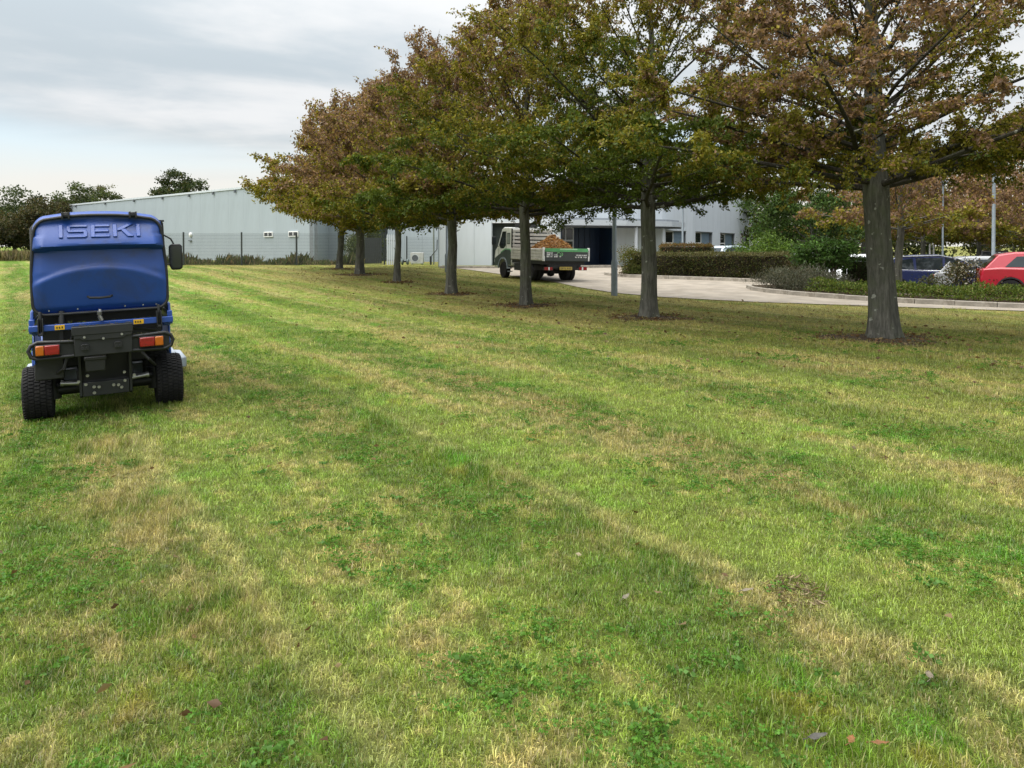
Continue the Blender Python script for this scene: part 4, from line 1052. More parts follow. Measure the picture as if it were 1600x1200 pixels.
# ------------------------------------------------------------ cars
def car(x, y, yaw, L, Wd, body, green, wins, wheels, wr, paint, label, roofz, trim=None, z=None, pillar=None, group='cars parked in the car park', hb=.5, tail=None, head=None):
    """body / green: side outlines (x forward, z); wins: side glass outlines; wheels: two x positions"""
    root = empty('parked_car', (x, y, (float(H(x, y)) if z is None else z)+.02), yaw, label, 'car', group)
    w = Wd/2
    full = list(body)
    bo_ = MB().prism(full, 'Y', -w, w).build('body', paint, root, bevel=.055, seg=3)
    zb_ = min(p[1] for p in green); zt_ = max(p[1] for p in green)
    def hwz(zz__): return w-.035-(zz__-zb_)/(zt_-zb_)*.17
    n = len(green)
    vs = [(px_, -hwz(pz), pz) for px_, pz in green]+[(px_, hwz(pz), pz) for px_, pz in green]
    fs = [tuple(range(n)), tuple(reversed(range(n, 2*n)))]+[(k, (k+1) % n, n+(k+1) % n, n+k) for k in range(n)]
    MB().add(vs, fs).build('cabin', paint, root, bevel=.04, seg=3)
    for wv in wins:
        for s in (-1, 1):
            k = len(wv); a_ = [(px_, s*(hwz(pz)+.010), pz) for px_, pz in wv]; b_ = [(px_, s*(hwz(pz)-.012), pz) for px_, pz in wv]
            MB().add(a_+b_, [tuple(range(k)), tuple(reversed(range(k, 2*k)))]+[(i, (i+1) % k, k+(i+1) % k, k+i) for i in range(k)]).build('window', M_CLEAR, root)
    # front and rear screens from the first and last slopes of the greenhouse
    for (p0, p1), nm in (((green[0], green[1]), 'rear_window'), ((green[-1], green[-2]), 'windscreen')):
        d_ = Vector((p1[0]-p0[0], p1[1]-p0[1])); nn = Vector((-d_.y, d_.x)).normalized()*(.012 if nm == 'rear_window' else -.012)
        q0 = Vector(p0)+d_*.08+nn; q1 = Vector(p0)+d_*.92+nn
        MB().add([(q0.x, -hwz(q0.y)+.08, q0.y), (q0.x, hwz(q0.y)-.08, q0.y), (q1.x, hwz(q1.y)-.08, q1.y), (q1.x, -hwz(q1.y)+.08, q1.y)], [(0, 1, 2, 3)]).build(nm, M_CLEAR, root)
    for wx in wheels:
        for s in (-1, 1):
            road_wheel(root, 'wheel', wx, s*(w-.11), wr, .20, 'Y', 7)
            am = MB()
            am.lathe([(wr*1.20, -.02), (wr*1.20, .02), (wr*1.07, .02), (wr*1.07, -.02)], 28, 'Y', (0, 0, 0), True).lathe([(wr*1.15, s*-.22), (wr*1.15, s*-.20), (.02, s*-.20), (.02, s*-.22)], 20, 'Y').build('wheel_arch', M_BLACK, root, loc=(wx, s*(w-.015), wr+.01))  # arch trim ring, plus a black disc added as the darkness behind the wheel
    if trim:
        for s in (-1, 1):
            for pts in trim: MB().tube([(px_, s*(hwz(max(pz, zb_))+.012), pz) for px_, pz in pts], .018, 6).build('roof_trim', M_CHROME, root)
    xr, xf = min(p[0] for p in body), max(p[0] for p in body)
    for s in (-1, 1):
        MB().b2((xr-.012, s*(w-.06), .72), (xr+.16, s*(w-.30), .92)).build('tail_light', M_RED, root, bevel=.02)
        MB().b2((xf-.30, s*(w-.02), .62), (xf+.0, s*(w-.38), .76)).build('headlight', M_CHROME, root, bevel=.03)
        dx = (wheels[0]+wheels[1])/2+.1
        MB().b2((dx-.004, s*(w+.001), .30), (dx+.004, s*(w-.02), zb_)).build('door_gap', M_BLACK, root)
        MB().b2((dx-.28, s*(w+.02), .78), (dx-.12, s*(w-.01), .81)).build('door_handle', paint, root, bevel=.008)
        mm = MB().b2((green[-1][0]-.42, s*(w-.02), zb_+.0), (green[-1][0]-.24, s*(w+.17), zb_+.13)).build('mirror', paint, root, bevel=.03)
    for nm, xx in (('rear_bumper', xr), ('front_bumper', xf)):
        sg_ = 1 if nm == 'front_bumper' else -1
        MB().b2((xx-sg_*.06, -w+.05, .24), (xx+sg_*.035, w-.05, .46)).build(nm, M_BLACK if hb > .5 else paint, root, bevel=.03)
    MB().b2((xr-.010, -.26, .52), (xr-.004+.03, .26, .63)).build('number_plate', M_YEL, root)
    return root


def paint(name, col): return mat(name, col, .28, var=.03, coat=.6, spec=.5)
P_RED = paint('car_red', (.33, .006, .022)); P_NAVY = paint('car_navy', (.016, .028, .115)); P_SIL = paint('car_silver', (.40, .42, .44)); P_WHT = paint('car_white', (.70, .72, .73)); P_ICE = paint('car_ice_blue', (.42, .50, .56)); P_DK = paint('car_dark', (.03, .035, .05))
def hatch_body(L, hb_, wr, w0, w1, nose=.62):
    r, f = -L/2, L/2
    def arch(c): return [(c-wr*1.22, .22), (c-wr*1.08, wr*.95+.1), (c-wr*.6, wr*1.75+.05), (c, wr*2.08+.02), (c+wr*.6, wr*1.75+.05), (c+wr*1.08, wr*.95+.1), (c+wr*1.22, .22)]
    return [(r+.12, .24)]+arch(w0)+arch(w1)+[(f-.12, .22), (f, .40), (f-.03, nose), (f-.30, nose+.14), (f-1.0, hb_+.01), (f-1.25, hb_+.02), (r+.5, hb_+.06), (r+.04, hb_+.02), (r-.02, hb_-.25), (r, .42)]
# red hatchback, seen side on
L_ = 4.05; b_ = hatch_body(L_, .93, .315, -1.28, 1.22)
car(16.25, 22.05, R(-28), L_, 1.72, b_, [(-1.95, .93), (-1.58, 1.36), (-1.15, 1.44), (0, 1.445), (.42, 1.38), (1.18, .94)], [[(-1.42, 1.00), (-1.12, 1.31), (-.20, 1.35), (-.20, 1.00)], [(-.12, 1.00), (-.12, 1.35), (.36, 1.29), (.82, 1.00)]], (-1.28, 1.22), .315, P_RED, 'red hatchback at the right edge, seen from the side behind the low hedge', 1.45, hb=.3, z=-.05)
# dark blue people carrier with silver roof arc
L_ = 4.4; b_ = hatch_body(L_, .98, .32, -1.38, 1.38, .70)
car(16.1, 27.9, R(-26), L_, 1.80, b_, [(-2.05, .98), (-1.75, 1.42), (-1.0, 1.58), (-.1, 1.60), (.5, 1.48), (1.65, .96)], [[(-1.72, 1.08), (-1.5, 1.36), (-.95, 1.46), (-.9, 1.06)], [(-.82, 1.06), (-.85, 1.47), (.02, 1.49), (.02, 1.04)], [(.10, 1.04), (.10, 1.49), (.48, 1.40), (1.12, 1.04)]], (-1.38, 1.38), .32, P_NAVY, 'dark blue people carrier with silver roof arc behind the slender trunk', 1.6, trim=[[(-1.95, 1.05), (-1.78, 1.36), (-1.3, 1.52), (-.1, 1.57), (.5, 1.46), (1.55, 1.0)], [(-1.95, 1.05), (-.9, 1.02), (1.4, 1.0)]])
# silver car beyond the reddish shrub
L_ = 4.3; b_ = hatch_body(L_, .97, .32, -1.32, 1.32, .68)
car(17.75, 27.3, R(-18), L_, 1.78, b_, [(-2.0, .97), (-1.6, 1.48), (-1.0, 1.58), (-.1, 1.59), (.5, 1.49), (1.5, .96)], [[(-1.5, 1.06), (-1.3, 1.40), (-.85, 1.46), (-.85, 1.05)], [(-.78, 1.05), (-.78, 1.47), (.02, 1.49), (.02, 1.04)], [(.10, 1.04), (.10, 1.49), (.45, 1.42), (1.05, 1.04)]], (-1.32, 1.32), .32, P_SIL, 'silver car partly hidden by the reddish shrub beside the red car', 1.6, z=float(H(17, 27))-.02)
# white cars glimpsed through the shrubs
L_ = 4.1; b_ = hatch_body(L_, .92, .31, -1.25, 1.25)
G4 = [(-1.9, .92), (-1.45, 1.38), (-.9, 1.45), (0, 1.45), (.45, 1.36), (1.3, .93)]; W4 = [[(-1.3, 1.0), (-1.08, 1.30), (-.15, 1.34), (-.15, 1.0)], [(-.07, 1.0), (-.07, 1.34), (.4, 1.28), (.9, 1.0)]]
car(15.0, 32.6, R(240), L_, 1.74, b_, G4, W4, (-1.25, 1.25), .31, P_WHT, 'white car nose showing between the dark shrub and the nearest trunk', 1.45)
car(14.2, 34.2, R(25), L_, 1.74, b_, G4, W4, (-1.25, 1.25), .31, P_WHT, 'white car glimpsed behind the dark multi-stemmed shrub', 1.45)
car(10.95, 37.4, R(35), 4.2, 1.74, hatch_body(4.2, .92, .31, -1.28, 1.28), [(-1.75, .92), (-1.3, 1.34), (-.7, 1.42), (0, 1.43), (.5, 1.34), (1.5, .93)], W4, (-1.28, 1.28), .31, P_ICE, 'pale blue-silver car roof showing above the long trimmed hedge', 1.43, z=.16)
car(30.5, 47, R(60), L_, 1.74, b_, G4, W4, (-1.25, 1.25), .31, P_DK, 'dark small car far back in the car park above the silver car', 1.45)
# ------------------------------------------------------------ trees
def bark_mat(name, col, moss):
    m = bpy.data.materials.new(name); m.use_nodes = True; t = m.node_tree; p = t.nodes['Principled BSDF']
    tc_ = N(t, 'ShaderNodeTexCoord'); mp = N(t, 'ShaderNodeMapping'); ln(t, tc_.outputs['Object'], mp.inputs[0]); mp.inputs['Scale'].default_value = (1, 1, .14)
    f = noise(t, mp.outputs[0], 22, 6, .7, .4)
    f2 = noise(t, tc_.outputs['Object'], 3.2, 5, .6, .3)
    c = mixc(t, ramp(t, f, .35, .68), tuple(x*.55 for x in col), tuple(x*1.25 for x in col))
    c = mixc(t, math_n(t, 'MULTIPLY', ramp(t, f2, .45, .68), .65), c, moss)
    spots = ramp(t, noise(t, tc_.outputs['Object'], 7.5, 3, .5, .2), .66, .70)
    c = mixc(t, math_n(t, 'MULTIPLY', spots, .6), c, (.34, .35, .31))
    ln(t, c, p.inputs['Base Color']); p.inputs['Roughness'].default_value = .92; p.inputs['Specular IOR Level'].default_value = .15
    b = N(t, 'ShaderNodeBump'); b.inputs['Strength'].default_value = .9; b.inputs['Distance'].default_value = .03
    ln(t, f, b.inputs['Height']); ln(t, b.outputs[0], p.inputs['Normal'])
    return m
M_BARK = bark_mat('hornbeam_bark', (.100, .098, .084), (.085, .094, .062))
M_BARKD = bark_mat('dark_bark', (.07, .06, .045), (.06, .065, .04))

M_BRANCH = bark_mat('shaded_branch_bark', (.045, .040, .033), (.045, .048, .030))  # thin dark bark, blackened further by crown shade put into the colour

HPAL = dict(g=(.066, .094, .014), o=(.165, .152, .019), y=(.235, .195, .030), b=(.205, .130, .082), r=(.26, .155, .075), d=(.145, .096, .068))


def tree_skeleton(rng, h, R_, clear, tr, nprim, lean=(0, 0), nsec=11, nter=6, rise=0):
    """returns trunk path, list of primary limbs (each: list of (pts, radii, sides)), and twig segments"""
    npt = 14
    path = []
    for i in range(npt):
        t = i/(npt-1); z = -.12+t*(h*.93+.12)
        path.append((lean[0]*z+.05*math.sin(z*1.1+h)*(t > .2), lean[1]*z+.05*math.cos(z*1.3)*(t > .2), z))
    def tp(z):
        z = max(-.1, min(z, h*.93)); t = (z+.12)/(h*.93+.12)*(npt-1); i = min(int(t), npt-2); f = t-i
        return np.array(path[i])*(1-f)+np.array(path[i+1])*f
    def rad(z):
        k = tr*(1.0-.20*min(z/clear, 1.0)) if z < clear else tr*.80*max(.08, (1-(z-clear)/(h-clear)))**.9
        return k+tr*.24*math.exp(-max(z, 0)/.22)
    limbs = []; tw = []
    for k in range(nprim):
        fr = (k+rng.uniform(-.3, .3))/nprim; fr = max(0, min(1, fr))
        zk = clear+(h*.80-clear)*fr**1.7
        az = k*2.39996+rng.uniform(-.35, .35)
        el = R((6+rise+rng.uniform(-5, 9)) if fr < .36 else 12+58*((fr-.3)/.7)**.9+rng.uniform(-7, 9))
        ln_ = R_*(1.0-.48*max(0, fr-.2))*rng.uniform(.80, 1.10)
        p = tp(zk); pts = [p]; a = az; e = el
        ns = 8
        for i in range(ns):
            t = i/ns
            e_ = e+((R(6)*math.sin(t*3.0)-.03*t) if fr < .36 else R(8)*math.sin(t*5+k))-(.06*t if fr < .36 else 0)
            a += rng.uniform(-.13, .13)
            pts.append(pts[-1]+np.array([math.cos(a)*math.cos(e_), math.sin(a)*math.cos(e_), math.sin(e_)])*ln_/ns)
        r0 = min(rad(zk)*.5, .020+.034*(1-fr)*(tr/.2))
        radii = [r0*(1-.85*(i/ns)) for i in range(ns+1)]
        parts = [(pts, radii, 7)]
        P_ = np.array(pts)
        for j in range(nsec):
            t = .10+.90*(j+rng.uniform(0, .6))/nsec; t = min(t, .98)
            i = min(int(t*ns), ns-1); f = t*ns-i; q = P_[i]*(1-f)+P_[i+1]*f
            d0 = P_[i+1]-P_[i]; d0 /= np.linalg.norm(d0)
            sgn = 1 if (j % 2) else -1
            ang = sgn*R(rng.uniform(35, 75)); ca, sa = math.cos(ang), math.sin(ang)
            d1 = np.array([d0[0]*ca-d0[1]*sa, d0[0]*sa+d0[1]*ca, d0[2]*.75+rng.uniform(-.12, .30)]); d1 /= np.linalg.norm(d1)
            l2 = (1.55 if t < .75 else 1.0)*(R_/4.5)*(1.05-.55*t)*rng.uniform(.7, 1.25)
            sp = [q]
            for s in range(4):
                d1 = d1+rng.normal(0, .11, 3)+np.array([0, 0, .03]); d1 /= np.linalg.norm(d1)
                sp.append(sp[-1]+d1*l2/4)
            parts.append((sp, [max(.004, radii[i]*.45*(1-.8*s/4)) for s in range(5)], 4))
            for s in range(1, nter+1):
                tt = s/nter; ii = min(int(tt*4), 3); ff = tt*4-ii; q2 = sp[ii]*(1-ff)+sp[ii+1]*ff
                d2 = d1+rng.normal(0, .62, 3)*np.array([1, 1, .55]); d2 /= np.linalg.norm(d2)
                l3 = rng.uniform(.22, .55)*(R_/4.5)
                e2 = q2+d2*l3+np.array([0, 0, -.03-(.10 if fr < .3 else .03)*rng.uniform(.3, 1.3)])
                parts.append(([q2, (q2+e2)/2+np.array([0, 0, .02]), e2], [.006, .0045, .002], 3))
                tw.append((q2, e2, fr))
        # leafy leader of the limb
        tw.append((P_[-2], P_[-1], fr))
        limbs.append(parts)
    return path, rad, limbs, tw


def hornbeam(x, y, h, R_, clear, tr, label, seed, brown, nleaf, lsize, lean=(0, 0), nprim=22, group='hornbeams in the row along the lawn', sides=18, gap=.0, yellow=.0, split=True, bark=None, name='hornbeam_tree', nsec=11, nter=6, rise=1.5):
    rng = np.random.default_rng(seed); z0 = float(H(x, y))
    root = empty(name, (x, y, z0), label=label, cat='tree', group=group)
    path, rad, limbs, tw = tree_skeleton(rng, h, R_, clear, tr, nprim, lean, nsec, nter, rise)
    # trunk with root flare and flutes
    vs = []; fs = []; zz_ = [-.12, -.02, .05, .12, .22, .4, .7, 1.1, 1.5, 1.9, clear-.15, clear+.1, clear+.6]+[clear+.6+(h*.93-clear-.6)*k/8 for k in range(1, 9)]
    P_ = np.array(path)
    for i, z in enumerate(zz_):
        cx = np.interp(z, P_[:, 2], P_[:, 0]); cy = np.interp(z, P_[:, 2], P_[:, 1]); r = rad(z)
        if abs(z-clear) < .3: r *= 1.10
        for k in range(sides):
            a = 2*math.pi*k/sides
            fl = 1+(.05+.16*math.exp(-max(z, 0)/.25))*math.sin(a*5+seed+z*.4)+.04*math.sin(a*3+z*1.7+seed)
            vs.append((cx+r*fl*math.cos(a), cy+r*fl*math.sin(a), z))
    for i in range(len(zz_)-1):
        for k in range(sides): fs.append((i*sides+k, i*sides+(k+1) % sides, (i+1)*sides+(k+1) % sides, (i+1)*sides+k))
    mb = MB().add(vs, fs); bk_ = bark or M_BARK
    if not split:
        for parts in limbs:
            for pts, ra, sd in parts[:1+nsec*2]: mb.tube(pts, ra, 4, False)
    o = mb.build('trunk', bk_, root, smooth=True)
    if split:
        for parts in limbs:
            b = MB()
            for pts, ra, sd in parts: b.tube(pts, ra, sd, False)
            b.build('branch', M_BRANCH, root, smooth=True)
    # leaves along the twigs
    A = np.array([t[0] for t in tw]); B = np.array([t[1] for t in tw]); nt_ = len(A)
    clump = rng.normal(0, 1, nt_)
    hz_ = (A[:, 2]-clear)/(h-clear)
    rad_ = np.linalg.norm(A[:, :2], axis=1)/R_
    wt = np.clip(1+.45*clump, .15, 3)*np.where(hz_ < .22, 1.6, 1.0)*np.clip(.75+rad_*.45, .3, 1.3)
    if gap: wt *= np.where(rng.uniform(size=nt_) < gap*np.clip(hz_+.25, 0, 1), .12, 1)
    wt /= wt.sum()
    ti = rng.choice(nt_, nleaf, p=wt); t = rng.uniform(-.1, 1.12, nleaf)[:, None]
    P = A[ti]*(1-t)+B[ti]*t+rng.normal(0, .055*(lsize/.085), (nleaf, 3))*np.array([1, 1, .7])
    D = rng.normal(0, 1, (nleaf, 3))+np.array([0, 0, -.45]); tops = hz_[ti] > .45
    D[:, 2] -= np.where(tops, .5, .0)
    L = lsize*rng.uniform(.65, 1.3, nleaf)
    hz2 = np.clip((P[:, 2]-clear)/(h-clear), -.1, 1.2)
    # slow colour drift through the crown plus twig to twig change
    drift = .14*np.sin(P[:, 0]*.9+seed)+.12*np.sin(P[:, 1]*1.1+2*seed)+.10*np.sin(P[:, 2]*2.3+P[:, 0]*.6)
    sc = hz2*.78+brown+drift+.13*clump[ti]+rng.normal(0, .15, nleaf)
    col = np.zeros((nleaf, 3)); u = rng.uniform(size=nleaf)
    pal = {k: np.array(v) for k, v in HPAL.items()}
    col[:] = pal['g']
    m1 = sc > .24; col[m1] = pal['o']*.80
    m2 = sc > .48; col[m2] = pal['o']
    m2y = m2 & (u < .12+yellow); col[m2y] = pal['y']
    m3 = sc > .70; col[m3] = pal['b']
    col[m3 & (u < .18)] = pal['r']; col[m3 & (u > .72)] = pal['d']; col[m3 & (u > .45) & (u < .52+yellow)] = pal['y']
    col *= np.clip(1+rng.normal(0, .20, (nleaf, 1)), .45, 1.7)
    c = leaves('crown', P, L, L*rng.uniform(.45, .68, nleaf), D, col, root, seed, LEAF, .14)
    c['kind'] = 'stuff'
    return root


hornbeam(6.39, 12.75, 8.3, 4.9, 2.58, .235, 'nearest and thickest-trunked hornbeam, brown thin crown, at right of the lawn', 3, .42, 190000, .064, lean=(-.05, 0), nprim=36, sides=26, gap=.28)
hornbeam(3.05, 16.45, 8.3, 5.2, 2.42, .185, 'second hornbeam from the right, olive-green crown over the grey lamp post', 5, -.10, 130000, .070, yellow=.15, nprim=30)
hornbeam(0.35, 19.4, 7.6, 4.6, 2.35, .15, 'slim-trunked hornbeam standing in front of the truck, yellowish green crown', 8, .02, 100000, .078, yellow=.2, nprim=28)
hornbeam(-1.89, 23.05, 6.5, 4.6, 2.32, .165, 'hornbeam with a dark straight trunk left of the truck, rusty brown crown', 12, .43, 78000, .09, nprim=28)
hornbeam(-4.36, 28.2, 6.5, 4.8, 2.0, .13, 'slim pale-trunked hornbeam in front of the hand cart', 17, .29, 58000, .11, rise=5, yellow=.05, nprim=28)
hornbeam(-6.77, 33.0, 6.5, 5.0, 1.95, .19, 'forked hornbeam with a wide trunk base, second from the far end of the row', 21, .25, 48000, .135, rise=9, yellow=.15, nprim=28)
hornbeam(-9.0, 38.6, 6.5, 5.2, 2.0, .165, 'farthest hornbeam of the row, leaning trunk and orange-tinted crown', 26, .26, 44000, .15, rise=13, yellow=.3, nprim=28, lean=(.06, 0))

# bare soil ring with litter at each trunk
def soil_ring(x, y, r):
    vs = []; fs = []; n = 28; rings = 6; rr = random.Random(int(x*100))
    for i in range(rings+1):
        for k in range(n):
            a = 2*math.pi*k/n; q = r*(i/rings)*(1+.22*math.sin(3*a+x)+.12*math.sin(7*a+y)) if i else .001
            px_, py_ = x+q*math.cos(a)*1.25, y+q*math.sin(a)
            vs.append((px_, py_, Z(px_, py_)+.012+.035*(1-i/rings)*(i > 0)+(rr.uniform(-.008, .008) if i < rings else -.012)))
    for i in range(rings):
        for k in range(n): fs.append((i*n+k, i*n+(k+1) % n, (i+1)*n+(k+1) % n, (i+1)*n+k))
    return tag(MB().add(vs, fs).build('soil_patch', M_SOIL, smooth=True), kind='structure')
TREES = [(6.39, 12.75, .8), (3.05, 16.45, .66), (.35, 19.4, .6), (-1.89, 23.05, .5), (-4.36, 28.2, .4), (-6.77, 33.0, .8), (-9.0, 38.6, .6)]
for q in TREES: soil_ring(*q)

# fallen leaves: thick in the soil rings, thin over the lawn
rg = np.random.default_rng(77)
P = []
for x, y, r in TREES:
    n = 300; a = rg.uniform(0, 6.28, n); q = r*1.1*np.sqrt(rg.uniform(.05, 1.2, n)); P.append(np.stack([x+1.25*q*np.cos(a), y+q*np.sin(a)], 1))
    n = 260; P.append(np.stack([x+rg.normal(0, 3.2, n), y+rg.normal(0, 3.0, n)], 1))
n = 170; yy = 1.9+11*rg.uniform(0, 1, n)**1.3; P.append(np.stack([rg.uniform(-1, 1, n)*(.75*yy+.5), yy], 1))
P = np.concatenate(P); P = P[on_lawn(P[:, 0], P[:, 1]) & (P[:, 1] > 1.7)]; n = len(P)
D = np.stack([rg.normal(size=n), rg.normal(size=n), rg.normal(size=n)*.25], 1)
PZ = np.concatenate([P, (H(P[:, 0], P[:, 1])+bump(P[:, 0], P[:, 1])+rg.uniform(.018, .04, n))[:, None]], 1)
dist = np.linalg.norm(P, axis=1)
L = rg.uniform(.035, .075, n)*np.where(dist > 10, 1.3, .8)
tag(leaves('leaf_litter', PZ, L, L*.55, D, pick_cols(rg, n, [(.15, .092, .045), (.20, .15, .08), (.10, .06, .034), (.26, .22, .15)], [4, 3, 3, .6]), None, 5, LEAF, .10), kind='stuff')

# a few larger leaves one can point at in the foreground
def big_leaf(x, y, L, W_, rz, col, label, curl=.25, lobes=False):
    vs = []; n = 9
    for i in range(n):
        t = i/(n-1); w = W_*.5*math.sin(math.pi*(.04+.93*t))**.8*(1+(.38*math.sin(t*19) if lobes else .06*math.sin(t*30)))
        z = .02+curl*L*.35*(t-.5)**2*2
        for s in (-1, -.5, 0, .5, 1): vs.append((L*(t-.5), w*s, z+abs(s)*curl*W_*.25+(.002*math.sin(9*t+s*4))))
    fs = [(i*5+k, i*5+k+1, i*5+k+6, i*5+k+5) for i in range(n-1) for k in range(4)]
    m_ = mat('dead_leaf', col, .8, var=.3, scale=30, bmp=.3, bscale=60)
    o = MB().add(vs, fs).build('fallen_leaf', m_, smooth=True, loc=(x, y, Z(x, y)+.018), rot=(.1, -.12, rz))
    MB().tube([(-L*.5, 0, .02), (-L*.7, .01, .012)], .0016, 5).build('stalk', m_, o)
    return tag(o, label, 'leaf', 'large fallen leaves on the near grass')
big_leaf(.98, 2.36, .066, .024, .15, (.055, .052, .046), 'curled grey dead leaf lying on the near grass at bottom right', .3)
big_leaf(1.08, 2.345, .04, .022, .9, (.16, .070, .020), 'orange-brown lobed leaf on the grass right of the grey leaf', .2, True)
big_leaf(1.165, 2.325, .055, .016, -.2, (.135, .060, .018), 'long rusty leaf on the grass at the bottom edge', .25, True)
big_leaf(.51, 3.31, .05, .022, .8, (.12, .108, .075), 'small whitish leaf on the grass in the middle foreground', .3)
big_leaf(1.51, 2.67, .04, .026, 1.2, (.12, .10, .07), 'pale cream leaf standing up in the grass at right', .5)
big_leaf(1.06, 3.32, .06, .018, .1, (.15, .125, .09), 'narrow pale leaf lying on the grass below the bare patch', .2)

# matted dry thatch clump in the foreground
rg = np.random.default_rng(6); n = 260; a = rg.uniform(0, 6.28, n); q = np.sqrt(rg.uniform(0, 1, n)); x = 1.30+.13*q*np.cos(a); y = 3.36+.16*q*np.sin(a)
P = np.stack([x, y, H(x, y)+bump(x, y)+rg.uniform(.008, .03, n)], 1); D = np.stack([rg.normal(size=n), rg.normal(size=n), rg.normal(size=n)*.25], 1)
tag(leaves('dry_thatch', P, rg.uniform(.02, .06, n), .003, D, pick_cols(rg, n, [(.27, .22, .13), (.21, .165, .095), (.13, .10, .06)], [3, 3, 2]), None, 4), kind='stuff')
# ------------------------------------------------------------ hedges, shrubs, far trees
M_TWIG = mat('hedge_twigs', (.028, .024, .015), .95, var=.4, scale=9, bmp=.6, bscale=20, spec=.1)
GREENS = [(.030, .055, .012), (.045, .075, .016), (.065, .09, .022), (.02, .035, .010)]


def hedge(a, b, depth, h, label, seed, pal, wts, n=9000, ls=.085, topcol=None, name='hedge', group=None, rough=.06, cat='hedge'):
    rng = np.random.default_rng(seed); a = np.array(a, float); b = np.array(b, float); L = np.linalg.norm(b-a); ang = math.atan2(*(b-a)[::-1])
    c = (a+b)/2; z0 = float(H(*c)); root = empty(name, (c[0], c[1], z0), ang, label, cat, group)
    cm = MB(); nx, ny, nz = max(4, int(L/.4)), 4, 4
    vs = []; idx = {}
    def gv(i, j, k):
        key = (i, j, k)
        if key not in idx:
            x, y, z = (i/nx-.5)*(L-.16), (j/ny-.5)*(depth-.16), k/nz*(h-.08)
            w = .035
            vs.append((x+rng.uniform(-w, w), y+rng.uniform(-w, w), z+(rng.uniform(-w, w) if k else -.1))); idx[key] = len(vs)-1
        return idx[key]
    fs = []
    for i in range(nx):
        for k in range(nz): fs += [(gv(i, 0, k), gv(i+1, 0, k), gv(i+1, 0, k+1), gv(i, 0, k+1)), (gv(i, ny, k), gv(i, ny, k+1), gv(i+1, ny, k+1), gv(i+1, ny, k))]
        for j in range(ny): fs.append((gv(i, j, nz), gv(i+1, j, nz), gv(i+1, j+1, nz), gv(i, j+1, nz)))
    for j in range(ny):
        for k in range(nz): fs += [(gv(0, j, k), gv(0, j, k+1), gv(0, j+1, k+1), gv(0, j+1, k)), (gv(nx, j, k), gv(nx, j+1, k), gv(nx, j+1, k+1), gv(nx, j, k+1))]
    cm.add(vs, fs).build('stems', M_TWIG, root)
    areas = np.array([L*h, L*h, L*depth, depth*h, depth*h]); areas[1] *= .4; areas[2] *= 1.2
    side = rng.choice(5, n, p=areas/areas.sum()); u, v, w = rng.uniform(-.5, .5, n), rng.uniform(-.5, .5, n), rng.uniform(0, 1, n)
    X, Y, Zz = u*L, v*depth, w*h
    o = np.abs(rng.normal(0, rough, n))-rough
    wav = rough*.8*np.sin(X*2.1+Zz*3)+rough*.5*np.sin(X*5.3+Y*4+Zz*6)
    o = o+wav
    Nn = np.zeros((n, 3))
    Y = np.where(side == 0, -depth/2-o, np.where(side == 1, depth/2+o, Y)); Nn[side == 0, 1] = -1; Nn[side == 1, 1] = 1
    Zz = np.where(side == 2, h+o*.7, Zz); Nn[side == 2, 2] = 1
    X = np.where(side == 3, -L/2-o, np.where(side == 4, L/2+o, X)); Nn[side == 3, 0] = -1; Nn[side == 4, 0] = 1
    # thin foliage low down where hedges go bare
    keep = (Zz > .10*h) | (rng.uniform(size=n) < .5); keep &= (np.sin(X*3.1+Zz*4.2+seed)+np.sin(X*1.3-Zz*6)+rng.normal(0, .6, n) > -1.6)
    P = np.stack([X, Y, Zz], 1)[keep]; D = (Nn*.6+rng.normal(0, .8, (n, 3))+np.array([0, 0, .25]))[keep]; m = len(P)
    col = pick_cols(rng, m, pal, wts)
    if topcol is not None:
        t = (P[:, 2] > h*.90) & (rng.uniform(size=m) < .8); col[t] = np.array(topcol)*np.clip(1+rng.normal(0, .2, (t.sum(), 1)), .4, 1.6)
    lv = leaves('foliage', P, ls*rng.uniform(.6, 1.3, m), ls*.55, D, col, root, seed); lv['kind'] = 'stuff'
    return root


hedge((5.35, 31.6), (10.9, 29.3), 1.3, 1.0, 'long low trimmed hedge behind the kerb beside the second trunk', 1, [(.042, .056, .015), (.070, .080, .022), (.095, .075, .03), (.03, .036, .012)], [4, 4, 2.4, 2], 17000, .075, topcol=(.105, .10, .045), group='trimmed hedges')
hedge((7.25, 36.1), (9.55, 35.5), 1.3, 1.27, 'small trimmed hedge block with reddish tips in front of the office windows', 2, [(.045, .07, .016), (.075, .085, .02), (.12, .06, .03), (.025, .04, .012)], [4, 4, 1.6, 1.5], 7000, .075, topcol=(.13, .085, .035), group='trimmed hedges')
hedge((12.3, 27.4), (13.15, 27.0), .9, 1.2, 'dark low hedge block between the white car and the nearest trunk', 4, [(.02, .035, .010), (.03, .05, .014)], [1, 1], 3500, .08, group='trimmed hedges')
hedge((11.3, 30.4), (12.1, 30.0), 1.0, .95, 'short dark purple-leaved hedge at the right end of the long hedge', 6, [(.022, .018, .014), (.04, .03, .02)], [1, 1], 2600, .08, group='trimmed hedges')


